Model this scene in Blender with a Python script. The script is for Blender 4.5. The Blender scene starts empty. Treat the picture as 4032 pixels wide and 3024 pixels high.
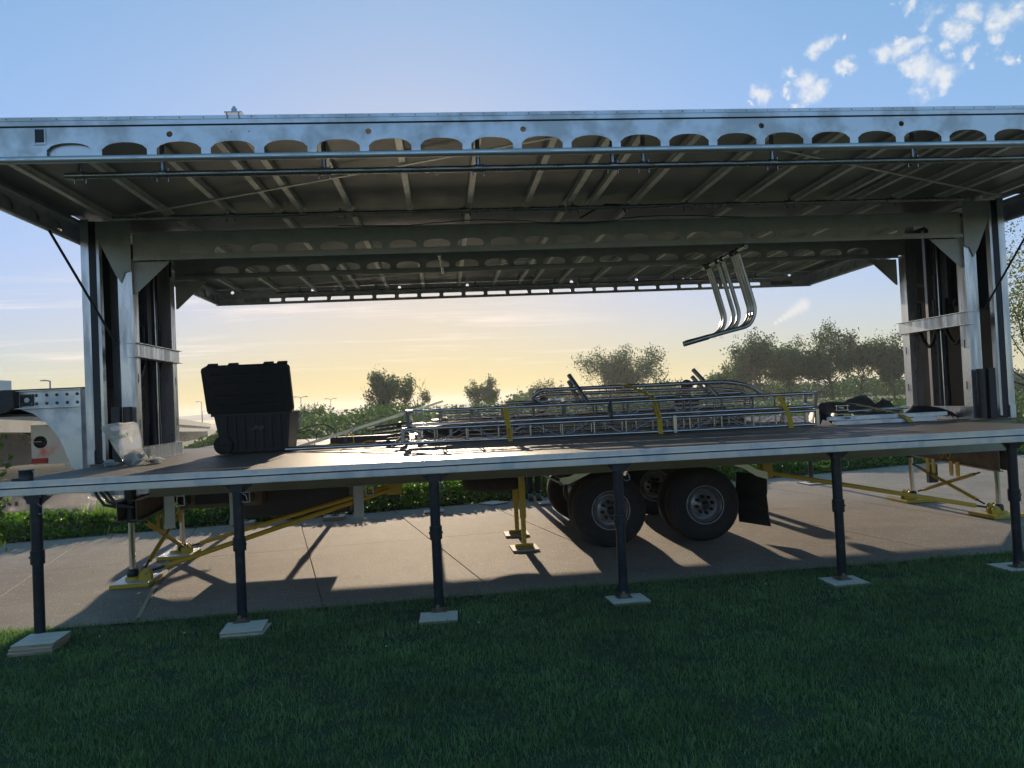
import bpy, math, random
import numpy as np
from mathutils import Vector, Matrix, noise as mnoise
PI=math.pi; R=math.radians
SC=bpy.context.scene; COL=SC.collection

# ------------------------------------------------------------------ camera
def cam_basis(yaw,pitch,roll):
    y,p,r=R(yaw),R(pitch),R(roll)
    f=Vector((math.sin(y)*math.cos(p),math.cos(y)*math.cos(p),math.sin(p)))
    Rt=Vector((math.cos(y),-math.sin(y),0)); U=Rt.cross(f)
    return Rt*math.cos(r)-U*math.sin(r), U*math.cos(r)+Rt*math.sin(r), f
cr,cu,cf=cam_basis(5.13,1.295,2.636)
cd=bpy.data.cameras.new('camera'); cam=bpy.data.objects.new('camera',cd); COL.objects.link(cam)
M=Matrix(((cr.x,cu.x,-cf.x,0),(cr.y,cu.y,-cf.y,0),(cr.z,cu.z,-cf.z,1.62),(0,0,0,1)))
cam.matrix_world=M; cd.sensor_width=36; cd.lens=36*3028/4032; cd.clip_end=6000; cd.clip_start=.05
SC.camera=cam
SC.view_settings.view_transform='Standard'; SC.view_settings.look='None'
SC.view_settings.exposure=EXPOSURE=0.52; SC.view_settings.gamma=1.0; SC.view_settings.use_curve_mapping=False
SC.render.engine='CYCLES'
SC.cycles.max_bounces=8; SC.cycles.transparent_max_bounces=12
# ------------------------------------------------------------------ sky + sun
SUN_EL, SUN_AZ = 11.8, -1.6          # azimuth measured from +Y towards +X
w=bpy.data.worlds.new('World'); SC.world=w; w.use_nodes=True
NT=w.node_tree; NT.nodes.clear()
def wn(t,**k):
    n=NT.nodes.new(t)
    for a,b in k.items(): setattr(n,a,b)
    return n
def lk(a,b): NT.links.new(a,b)
def wmath(op,a,b=None,c=None,clamp=False):
    n=wn('ShaderNodeMath',operation=op); n.use_clamp=clamp
    for i,v in enumerate((a,b,c)):
        if v is None: continue
        if isinstance(v,(int,float)): n.inputs[i].default_value=v
        else: lk(v,n.inputs[i])
    return n.outputs[0]
out=wn('ShaderNodeOutputWorld'); bg=wn('ShaderNodeBackground'); lk(bg.outputs[0],out.inputs[0])
sky=wn('ShaderNodeTexSky',sky_type='NISHITA'); sky.sun_disc=False
sky.sun_elevation=R(SUN_EL); sky.sun_rotation=R(SUN_AZ); sky.altitude=300; sky.air_density=1.0; sky.dust_density=0.3; sky.ozone_density=3.0
tc=wn('ShaderNodeTexCoord'); sep=wn('ShaderNodeSeparateXYZ'); lk(tc.outputs['Generated'],sep.inputs[0])
zc=wmath('MAXIMUM',sep.outputs[2],0.012); cmb=wn('ShaderNodeCombineXYZ')
lk(sep.outputs[0],cmb.inputs[0]); lk(sep.outputs[1],cmb.inputs[1]); lk(zc,cmb.inputs[2])
nrm=wn('ShaderNodeVectorMath',operation='NORMALIZE'); lk(cmb.outputs[0],nrm.inputs[0]); lk(nrm.outputs[0],sky.inputs[0])
D=nrm.outputs[0]
# soft shoulder on the glow round the sun:  c / (1 + k c)
sc_=wn('ShaderNodeVectorMath',operation='SCALE'); lk(sky.outputs[0],sc_.inputs[0]); sc_.inputs[3].default_value=0.10
sp=wn('ShaderNodeSeparateXYZ'); lk(sc_.outputs[0],sp.inputs[0]); cr_,cg_,cb_=sp.outputs
def soft(c,g_,k,d=None): return wmath('DIVIDE',wmath('MULTIPLY',c,g_),wmath('MULTIPLY_ADD',c if d is None else d,k,1.0))
rd=wmath('DIVIDE',cr_,wmath('MULTIPLY_ADD',cr_,.2,1.0))
div=wn('ShaderNodeCombineXYZ'); lk(soft(cr_,1.75,2.32),div.inputs[0]); lk(wmath('DIVIDE',wmath('MULTIPLY',cg_,2.75),wmath('ADD',wmath('MULTIPLY_ADD',cg_,3.9,1.0),wmath('MULTIPLY',cr_,.8))),div.inputs[1]); lk(wmath('DIVIDE',wmath('MULTIPLY',cb_,1.72),wmath('MULTIPLY_ADD',rd,wmath('MULTIPLY_ADD',rd,1.25,2.4),1.0)),div.inputs[2])
# small cumulus: puffs at given directions, edges broken by noise
def pdir(x,y):
    v=cr*((x-2016)/3028)-cu*((y-1512)/3028)+cf; return v.normalized()
puffs=[(640,340,62),(720,300,40),(815,250,22),(865,505,48),(800,540,30),(180,715,62),(390,560,38),(370,690,30),(520,650,78),(640,715,60),(540,730,60),(450,800,36),
 (1140,390,62),(1270,370,70),(1390,335,60),(1240,285,34),(1530,110,66),(1440,185,44),(1640,230,52),(1810,110,70),(1720,250,60),(2090,130,90),(1990,210,60),(1990,345,48),
 (1620,365,36),(1770,410,48),(1330,530,52),(1450,530,80),(1590,590,80),(1600,650,60),(1415,715,58),(1820,515,30),(2060,470,44),(2170,465,24),(1215,20,26),(1340,10,48),(2150,25,30),(340,110,12),(110,815,14)]
nz=wn('ShaderNodeTexNoise'); nz.inputs['Scale'].default_value=30; nz.inputs['Detail'].default_value=9; nz.inputs['Roughness'].default_value=.62; lk(D,nz.inputs['Vector'])
nsub=wn('ShaderNodeVectorMath',operation='SUBTRACT'); lk(nz.outputs['Color'],nsub.inputs[0]); nsub.inputs[1].default_value=(.5,.5,.5)
nsc=wn('ShaderNodeVectorMath',operation='MULTIPLY_ADD'); lk(nsub.outputs[0],nsc.inputs[0]); nsc.inputs[1].default_value=(.05,)*3; lk(D,nsc.inputs[2])
cur=None
for (px,py,pr) in puffs:
    v=pdir(2900+px/1.954,py/1.954); r=pr/1.954/3028*1.0
    d=wn('ShaderNodeVectorMath',operation='DISTANCE'); lk(nsc.outputs[0],d.inputs[0]); d.inputs[1].default_value=v
    q=wmath('DIVIDE',d.outputs['Value'],r)
    cur=q if cur is None else wmath('SMOOTH_MIN',cur,q,.5)
nz2=wn('ShaderNodeTexNoise'); nz2.inputs['Scale'].default_value=55; nz2.inputs['Detail'].default_value=8; nz2.inputs['Roughness'].default_value=.7; lk(D,nz2.inputs['Vector'])
cur=wmath('MULTIPLY_ADD',nz2.outputs[0],1.3,wmath('SUBTRACT',cur,.62))
mr=wn('ShaderNodeMapRange',interpolation_type='SMOOTHSTEP'); lk(cur,mr.inputs[0]); mr.inputs[1].default_value=1.42; mr.inputs[2].default_value=.10; mr.inputs[3].default_value=0; mr.inputs[4].default_value=.95
cum=mr.outputs[0]
# thin layered cloud low over the horizon (cloud plane coordinates)
dz=wmath('ADD',zc,.03); px_=wmath('DIVIDE',sep.outputs[0],dz); py_=wmath('DIVIDE',sep.outputs[1],dz)
pc=wn('ShaderNodeCombineXYZ'); lk(wmath('MULTIPLY',px_,.35),pc.inputs[0]); lk(wmath('MULTIPLY',py_,1.0),pc.inputs[1])
n3=wn('ShaderNodeTexNoise'); n3.inputs['Scale'].default_value=1.1; n3.inputs['Detail'].default_value=10; n3.inputs['Roughness'].default_value=.68; n3.inputs['Distortion'].default_value=.5; lk(pc.outputs[0],n3.inputs['Vector'])
m3=wn('ShaderNodeMapRange',interpolation_type='SMOOTHSTEP'); lk(n3.outputs[0],m3.inputs[0]); m3.inputs[1].default_value=.50; m3.inputs[2].default_value=.72
def band(a,b,c,d):
    u=wn('ShaderNodeMapRange',interpolation_type='SMOOTHSTEP'); lk(sep.outputs[2],u.inputs[0]); u.inputs[1].default_value=math.sin(R(a)); u.inputs[2].default_value=math.sin(R(b))
    v=wn('ShaderNodeMapRange',interpolation_type='SMOOTHSTEP'); lk(sep.outputs[2],v.inputs[0]); v.inputs[1].default_value=math.sin(R(c)); v.inputs[2].default_value=math.sin(R(d)); v.inputs[3].default_value=1; v.inputs[4].default_value=0
    return wmath('MULTIPLY',u.outputs[0],v.outputs[0])
azm=wn('ShaderNodeMapRange',interpolation_type='SMOOTHSTEP'); lk(sep.outputs[0],azm.inputs[0]); azm.inputs[1].default_value=.30; azm.inputs[2].default_value=.08
cir=wmath('MULTIPLY',wmath('MULTIPLY',m3.outputs[0],band(1.8,4,7.5,11)),azm.outputs[0]); cir=wmath('MULTIPLY',cir,.75)
# one short contrail
ct=None
for k in range(7):
    v=pdir(3055+k*18,1272-k*12); d=wn('ShaderNodeVectorMath',operation='DISTANCE'); lk(D,d.inputs[0]); d.inputs[1].default_value=v
    q=wmath('DIVIDE',d.outputs['Value'],(5+k*1.8)/3028); ct=q if ct is None else wmath('MINIMUM',ct,q)
m4=wn('ShaderNodeMapRange',interpolation_type='SMOOTHSTEP'); lk(ct,m4.inputs[0]); m4.inputs[1].default_value=2.2; m4.inputs[2].default_value=.3; m4.inputs[4].default_value=.55
allc=wmath('MAXIMUM',wmath('MAXIMUM',cum,cir),m4.outputs[0])
# cloud colour: the sky's own light plus white
cc=wn('ShaderNodeVectorMath',operation='MULTIPLY_ADD'); lk(div.outputs[0],cc.inputs[0]); cc.inputs[1].default_value=(.55,.40,.30); cc.inputs[2].default_value=(.47,.46,.45)
mx=wn('ShaderNodeMix',data_type='RGBA'); lk(allc,mx.inputs[0]); lk(div.outputs[0],mx.inputs[6]); lk(cc.outputs[0],mx.inputs[7])
lk(mx.outputs[2],bg.inputs[0]); bg.inputs[1].default_value=1.0   # the sky is already scaled by 0.10 above
sd=bpy.data.lights.new('sun','SUN'); sd.energy=3.8; sd.angle=R(.55); sd.color=(1.0,.80,.58)
sun=bpy.data.objects.new('sun',sd); COL.objects.link(sun)
SV=Vector((math.sin(R(SUN_AZ))*math.cos(R(SUN_EL)),math.cos(R(SUN_AZ))*math.cos(R(SUN_EL)),math.sin(R(SUN_EL))))
sun.rotation_euler=SV.to_track_quat('Z','Y').to_euler()

# ------------------------------------------------------------------ materials
def mat(name,col,rough=.5,metal=0,noise=None,bump=0,bscale=50,spec=.5,trans=0,alpha=1,var=None,rvar=0,coat=0,stretch=None):
    m=bpy.data.materials.new(name); m.use_nodes=True; t=m.node_tree; b=t.nodes['Principled BSDF']
    b.inputs['Base Color'].default_value=(*col,1); b.inputs['Roughness'].default_value=rough; b.inputs['Metallic'].default_value=metal
    b.inputs['Specular IOR Level'].default_value=spec; b.inputs['Alpha'].default_value=alpha; b.inputs['Coat Weight'].default_value=coat
    if trans: b.inputs['Transmission Weight'].default_value=trans
    g=t.nodes.new('ShaderNodeNewGeometry'); v=g.outputs['Position']
    if stretch:
        mp=t.nodes.new('ShaderNodeMapping'); mp.inputs['Scale'].default_value=stretch; t.links.new(v,mp.inputs[0]); v=mp.outputs[0]
    if noise:
        c2,sc,lo,hi=noise
        n=t.nodes.new('ShaderNodeTexNoise'); n.inputs['Scale'].default_value=sc; n.inputs['Detail'].default_value=6; n.inputs['Roughness'].default_value=.6; t.links.new(v,n.inputs['Vector'])
        r=t.nodes.new('ShaderNodeMapRange'); r.inputs[1].default_value=lo; r.inputs[2].default_value=hi; t.links.new(n.outputs[0],r.inputs[0])
        x=t.nodes.new('ShaderNodeMix'); x.data_type='RGBA'; t.links.new(r.outputs[0],x.inputs[0]); x.inputs[6].default_value=(*col,1); x.inputs[7].default_value=(*c2,1)
        t.links.new(x.outputs[2],b.inputs['Base Color'])
        if rvar:
            q=t.nodes.new('ShaderNodeMapRange'); q.inputs[3].default_value=max(.03,rough-rvar); q.inputs[4].default_value=min(1,rough+rvar); t.links.new(r.outputs[0],q.inputs[0]); t.links.new(q.outputs[0],b.inputs['Roughness'])
    if bump:
        n=t.nodes.new('ShaderNodeTexNoise'); n.inputs['Scale'].default_value=bscale; n.inputs['Detail'].default_value=5; t.links.new(v,n.inputs['Vector'])
        u=t.nodes.new('ShaderNodeBump'); u.inputs['Strength'].default_value=bump; u.inputs['Distance'].default_value=.01; t.links.new(n.outputs[0],u.inputs['Height']); t.links.new(u.outputs[0],b.inputs['Normal'])
    return m
def leafmat(name,c1,c2,tr=.55,c3=None):
    m=bpy.data.materials.new(name); m.use_nodes=True; t=m.node_tree; t.nodes.clear()
    o=t.nodes.new('ShaderNodeOutputMaterial'); g=t.nodes.new('ShaderNodeNewGeometry'); rp=t.nodes.new('ShaderNodeValToRGB')
    t.links.new(g.outputs['Random Per Island'],rp.inputs[0]); e=rp.color_ramp.elements; e[0].color=(*c1,1); e[1].color=(*c2,1)
    if c3: k=e.new(.9); k.color=(*c2,1); e[-1].color=(*c3,1)
    d=t.nodes.new('ShaderNodeBsdfDiffuse'); l=t.nodes.new('ShaderNodeBsdfTranslucent'); gl=t.nodes.new('ShaderNodeBsdfGlossy'); gl.inputs['Roughness'].default_value=.45
    hs=t.nodes.new('ShaderNodeMix'); hs.data_type='RGBA'; hs.blend_type='MULTIPLY'; hs.inputs[0].default_value=1; hs.inputs[7].default_value=(1.15,1.5,.5,1)
    nn=t.nodes.new('ShaderNodeTexNoise'); nn.inputs['Scale'].default_value=1.3; nn.inputs['Detail'].default_value=5; t.links.new(g.outputs['Position'],nn.inputs['Vector'])
    nr=t.nodes.new('ShaderNodeMapRange'); nr.inputs[1].default_value=.3; nr.inputs[2].default_value=.7; nr.inputs[3].default_value=.68; nr.inputs[4].default_value=1.25; t.links.new(nn.outputs[0],nr.inputs[0])
    vm=t.nodes.new('ShaderNodeVectorMath'); vm.operation='SCALE'; t.links.new(rp.outputs[0],vm.inputs[0]); t.links.new(nr.outputs[0],vm.inputs[3]); rp=vm
    t.links.new(rp.outputs[0],d.inputs[0]); t.links.new(rp.outputs[0],hs.inputs[6]); t.links.new(hs.outputs[2],l.inputs[0])
    a=t.nodes.new('ShaderNodeMixShader'); a.inputs[0].default_value=tr; t.links.new(d.outputs[0],a.inputs[1]); t.links.new(l.outputs[0],a.inputs[2])
    b=t.nodes.new('ShaderNodeMixShader'); b.inputs[0].default_value=.06; t.links.new(a.outputs[0],b.inputs[1]); t.links.new(gl.outputs[0],b.inputs[2]); t.links.new(b.outputs[0],o.inputs[0])
    return m
def diamond(m,scale=34,strength=.9):
    """raised tread bars on a metal sheet"""
    t=m.node_tree; b=t.nodes['Principled BSDF']; g=t.nodes.new('ShaderNodeNewGeometry')
    hs=[]
    for ang in (45,-45):
        mp=t.nodes.new('ShaderNodeMapping'); mp.inputs['Rotation'].default_value=(0,R(ang),0); mp.inputs['Scale'].default_value=(scale,scale,scale*.45); t.links.new(g.outputs['Position'],mp.inputs[0])
        vo=t.nodes.new('ShaderNodeTexVoronoi'); vo.inputs['Scale'].default_value=1; vo.inputs['Randomness'].default_value=.12; t.links.new(mp.outputs[0],vo.inputs['Vector'])
        r=t.nodes.new('ShaderNodeMapRange'); r.inputs[1].default_value=.34; r.inputs[2].default_value=.22; t.links.new(vo.outputs['Distance'],r.inputs[0]); hs.append(r.outputs[0])
    a=t.nodes.new('ShaderNodeMath'); a.operation='MAXIMUM'; t.links.new(hs[0],a.inputs[0]); t.links.new(hs[1],a.inputs[1])
    u=t.nodes.new('ShaderNodeBump'); u.inputs['Strength'].default_value=strength; u.inputs['Distance'].default_value=.004; t.links.new(a.outputs[0],u.inputs['Height']); t.links.new(u.outputs[0],b.inputs['Normal'])
    return m
MT={}
MT['galv']=mat('galvanised_aluminium',(.66,.69,.72),.42,.8,noise=((.53,.565,.60),5,.45,.62),bump=.04,bscale=30,rvar=.09)
MT['galv2']=mat('mill_aluminium_post',(.70,.71,.72),.36,.8,noise=((.52,.53,.55),2.2,.4,.65),stretch=(6,6,.7),rvar=.1)
MT['alu']=mat('bright_aluminium',(.58,.60,.62),.17,1.0,noise=((.42,.43,.45),9,.4,.7),rvar=.06)
MT['tube']=mat('satin_tube',(.50,.51,.50),.30,.95,noise=((.40,.41,.40),12,.4,.7))
MT['alud']=mat('dull_aluminium',(.40,.41,.42),.28,.9,noise=((.28,.29,.3),7,.4,.7),rvar=.1)
MT['skin']=mat('roof_inner_skin',(.31,.31,.31),.36,.5,noise=((.245,.245,.245),1.3,.4,.65),rvar=.06)
MT['purlin']=mat('purlin_aluminium',(.88,.88,.85),.34,.6,noise=((.70,.70,.68),8,.4,.7))
MT['frame']=mat('painted_frame_grey',(.46,.47,.44),.45,.3,noise=((.37,.375,.35),5,.45,.7))
MT['deck']=mat('deck_phenolic_ply',(.13,.115,.10),.55,0,noise=((.18,.162,.144),6,.45,.75),bump=.25,bscale=420,spec=.28,rvar=.05)
MT['black']=mat('black_powdercoat',(.018,.020,.026),.45,0,noise=((.035,.034,.034),14,.5,.8),bump=.1,bscale=200)
MT['legs']=mat('leg_blue_black_steel',(.014,.018,.030),.42,.1,noise=((.05,.05,.055),18,.52,.8),bump=.08,bscale=160,rvar=.1)
MT['rail']=mat('side_rail_pale',(.27,.27,.20),.5,.1,noise=((.21,.21,.16),4,.4,.7))
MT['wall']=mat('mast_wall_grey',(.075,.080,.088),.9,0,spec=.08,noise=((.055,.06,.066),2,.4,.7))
MT['dark']=mat('dark_panel',(.030,.032,.035),.6,.1,noise=((.05,.052,.055),3,.4,.7))
MT['rubber']=mat('tyre_rubber',(.022,.022,.023),.75,0,noise=((.045,.042,.038),12,.5,.75),bump=.2,bscale=90)
MT['rim']=mat('wheel_rim_steel',(.36,.38,.40),.38,.75,noise=((.25,.26,.27),16,.4,.7),rvar=.1)
MT['yellow']=mat('yellow_paint',(.52,.36,.03),.42,0,noise=((.36,.25,.04),22,.56,.78),bump=.06,bscale=90)
MT['chrome']=mat('chromed_rod',(.75,.75,.75),.13,1)
MT['steel']=mat('rusty_steel_beam',(.20,.17,.14),.6,.4,noise=((.12,.09,.07),7,.4,.7),bump=.1)
MT['strap']=mat('yellow_webbing',(.62,.40,.02),.7,0,noise=((.5,.31,.02),70,.4,.6),bump=.2,bscale=500)
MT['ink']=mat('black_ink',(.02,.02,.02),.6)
MT['ply']=mat('plywood_top',(.74,.70,.65),.7,0,noise=((.60,.54,.47),7,.4,.75),bump=.1,stretch=(1,6,1))
MT['plyedge']=mat('plywood_edge',(.42,.32,.22),.75,0,noise=((.25,.18,.12),60,.4,.6),stretch=(.2,.2,3))
MT['plastic']=mat('bin_black_plastic',(.012,.014,.017),.5,0,bump=.15,bscale=260,noise=((.02,.021,.023),20,.4,.7))
MT['logo']=mat('pale_grey_print',(.05,.055,.06),.5)
MT['tread']=diamond(mat('diamond_tread_plate',(.42,.41,.41),.3,1,noise=((.5,.16,.14),5,.5,.72)),30,1.0)  # red patches put a red reflection into the metal colour
MT['treadw']=diamond(mat('white_tread_plate',(.66,.67,.68),.4,.5),40,.7)
MT['treadf']=diamond(mat('fender_tread_plate',(.62,.60,.44),.30,.9),scale=26)  # yellow-green reflection is put into the bare metal colour
MT['white']=mat('white_paint',(.75,.75,.75),.5,noise=((.62,.62,.62),6,.4,.7))
MT['red']=mat('red_lens',(.45,.02,.02),.25)
MT['hose']=mat('hydraulic_hose',(.015,.015,.016),.4)
MT['tarp']=mat('black_brown_tarp',(.055,.045,.040),.6,0,noise=((.10,.08,.068),8,.4,.7),bump=.5,bscale=18)
MT['concb']=mat('bridge_concrete',(.36,.34,.31),.9,0,noise=((.26,.245,.225),.35,.4,.7),bump=.2,bscale=3)
MT['concd']=mat('shaded_pier_concrete',(.15,.14,.13),.95,0,noise=((.10,.095,.09),.35,.4,.7))  # bridge concrete darkened to stand for the shade below the deck
MT['road']=mat('bridge_dark_edge',(.12,.12,.12),.8)
MT['pole']=mat('light_pole_steel',(.35,.35,.36),.6,.3)
MT['green']=mat('sign_green',(.02,.22,.13),.5)
MT['bark']=mat('bark',(.11,.085,.06),.9,0,noise=((.06,.045,.03),8,.4,.7),bump=.4,bscale=12)
MT['jeans']=mat('blue_denim',(.035,.085,.20),.85,0,noise=((.05,.12,.26),30,.4,.7),bump=.3,bscale=120)
MT['trouser']=mat('dark_trousers',(.025,.028,.04),.85,bump=.3,bscale=40)
MT['jacket']=mat('brown_jacket',(.11,.085,.065),.8,0,noise=((.07,.055,.045),14,.4,.7),bump=.4,bscale=25)
MT['skinp']=mat('human_skin',(.45,.27,.19),.55)
MT['cap']=mat('dark_red_cap',(.10,.02,.02),.8)
MT['shirt']=mat('dark_shirt',(.03,.03,.035),.85)
MT['dirt']=mat('ground_soil',(.045,.05,.022),.95,0,noise=((.075,.06,.035),5,.4,.7),bump=.5,bscale=12)
MT['far']=mat('far_meadow',(.075,.115,.035),.95,0,noise=((.11,.115,.05),.15,.35,.7))
MT['hill']=mat('far_hill',(.07,.09,.06),1)
MT['grassblade']=leafmat('lawn_blade',(.070,.145,.056),(.19,.285,.112),.35,(.28,.29,.16))
MT['verge']=leafmat('verge_leaf',(.035,.085,.014),(.11,.18,.028),.6,(.19,.20,.05))
MT['reed']=leafmat('reed_blade',(.08,.14,.025),(.19,.22,.06),.6)
MT['leafA']=leafmat('tree_leaf_green',(.022,.066,.018),(.060,.130,.032),.32)
MT['leafB']=leafmat('tree_leaf_olive',(.034,.078,.022),(.080,.140,.038),.34)
MT['leafC']=leafmat('tree_leaf_yellow',(.10,.11,.02),(.22,.17,.045),.55)
MT['scrub']=leafmat('scrub_leaf',(.030,.062,.018),(.085,.135,.036),.45)
MT['shrub']=leafmat('shrub_leaf_bright',(.07,.13,.02),(.15,.20,.035),.6)
def concrete():
    m=mat('path_concrete',(.50,.438,.372),.80,0,noise=((.41,.36,.305),2.6,.3,.75),bump=.9,bscale=95,spec=.40)
    t=m.node_tree; b=t.nodes['Principled BSDF']; g=t.nodes.new('ShaderNodeNewGeometry')
    # broom marks across the slab and pale specks painted in as sun glints
    mp=t.nodes.new('ShaderNodeMapping'); mp.inputs['Rotation'].default_value=(0,0,R(-12)); mp.inputs['Scale'].default_value=(6,90,1); t.links.new(g.outputs['Position'],mp.inputs[0])
    n=t.nodes.new('ShaderNodeTexNoise'); n.inputs['Scale'].default_value=1; n.inputs['Detail'].default_value=3; t.links.new(mp.outputs[0],n.inputs['Vector'])
    vo=t.nodes.new('ShaderNodeTexVoronoi'); vo.inputs['Scale'].default_value=17; t.links.new(g.outputs['Position'],vo.inputs['Vector'])
    r=t.nodes.new('ShaderNodeMapRange'); r.inputs[1].default_value=.16; r.inputs[2].default_value=.10; t.links.new(vo.outputs['Distance'],r.inputs[0])
    src=b.inputs['Base Color'].links[0].from_socket
    nf=t.nodes.new('ShaderNodeTexNoise'); nf.inputs['Scale'].default_value=55; nf.inputs['Detail'].default_value=4; nf.inputs['Roughness'].default_value=.75; t.links.new(g.outputs['Position'],nf.inputs['Vector'])
    rf=t.nodes.new('ShaderNodeMapRange'); rf.inputs[1].default_value=.36; rf.inputs[2].default_value=.64; rf.inputs[3].default_value=.72; rf.inputs[4].default_value=1.22; t.links.new(nf.outputs[0],rf.inputs[0])
    nl=t.nodes.new('ShaderNodeTexNoise'); nl.inputs['Scale'].default_value=.55; nl.inputs['Detail'].default_value=7; nl.inputs['Distortion'].default_value=1.2; t.links.new(g.outputs['Position'],nl.inputs['Vector'])
    rl=t.nodes.new('ShaderNodeMapRange'); rl.inputs[1].default_value=.35; rl.inputs[2].default_value=.62; rl.inputs[3].default_value=.84; rl.inputs[4].default_value=1.06; t.links.new(nl.outputs[0],rl.inputs[0])
    mm_=t.nodes.new('ShaderNodeMath'); mm_.operation='MULTIPLY'; t.links.new(rf.outputs[0],mm_.inputs[0]); t.links.new(rl.outputs[0],mm_.inputs[1])
    vs_=t.nodes.new('ShaderNodeVectorMath'); vs_.operation='SCALE'; t.links.new(src,vs_.inputs[0]); t.links.new(mm_.outputs[0],vs_.inputs[3]); src=vs_.outputs[0]
    x=t.nodes.new('ShaderNodeMix'); x.data_type='RGBA'; x.blend_type='MULTIPLY'; x.inputs[0].default_value=.55; t.links.new(src,x.inputs[6]); t.links.new(n.outputs[0],x.inputs[7])
    y=t.nodes.new('ShaderNodeMix'); y.data_type='RGBA'; t.links.new(r.outputs[0],y.inputs[0]); t.links.new(x.outputs[2],y.inputs[6]); y.inputs[7].default_value=(.66,.60,.50,1)
    t.links.new(y.outputs[2],b.inputs['Base Color']); return m
MT['conc']=concrete()
def water():
    m=mat('river_water',(.05,.045,.035),.12,0,spec=.6); t=m.node_tree; b=t.nodes['Principled BSDF']; g=t.nodes.new('ShaderNodeNewGeometry')
    mp=t.nodes.new('ShaderNodeMapping'); mp.inputs['Scale'].default_value=(.8,2.2,1); t.links.new(g.outputs['Position'],mp.inputs[0])
    n=t.nodes.new('ShaderNodeTexNoise'); n.inputs['Scale'].default_value=1.6; n.inputs['Detail'].default_value=6; n.inputs['Roughness'].default_value=.65; t.links.new(mp.outputs[0],n.inputs['Vector'])
    u=t.nodes.new('ShaderNodeBump'); u.inputs['Strength'].default_value=1.0; u.inputs['Distance'].default_value=.35; t.links.new(n.outputs[0],u.inputs['Height']); t.links.new(u.outputs[0],b.inputs['Normal']); return m
MT['water']=water()
def clearbag():
    m=bpy.data.materials.new('clear_polythene'); m.use_nodes=True; t=m.node_tree; t.nodes.clear(); o=t.nodes.new('ShaderNodeOutputMaterial')
    tr=t.nodes.new('ShaderNodeBsdfTransparent'); tr.inputs[0].default_value=(.92,.93,.93,1); tl=t.nodes.new('ShaderNodeBsdfTranslucent'); tl.inputs[0].default_value=(.85,.85,.82,1)
    gl=t.nodes.new('ShaderNodeBsdfGlossy'); gl.inputs['Roughness'].default_value=.15; d=t.nodes.new('ShaderNodeBsdfDiffuse'); d.inputs[0].default_value=(.7,.7,.7,1)
    a=t.nodes.new('ShaderNodeMixShader'); a.inputs[0].default_value=.5; t.links.new(d.outputs[0],a.inputs[1]); t.links.new(tl.outputs[0],a.inputs[2])
    b=t.nodes.new('ShaderNodeMixShader'); b.inputs[0].default_value=.22; t.links.new(a.outputs[0],b.inputs[1]); t.links.new(gl.outputs[0],b.inputs[2])
    c=t.nodes.new('ShaderNodeMixShader'); c.inputs[0].default_value=.62; t.links.new(tr.outputs[0],c.inputs[1]); t.links.new(b.outputs[0],c.inputs[2]); t.links.new(c.outputs[0],o.inputs[0]); return m
MT['bag']=clearbag()

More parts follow.
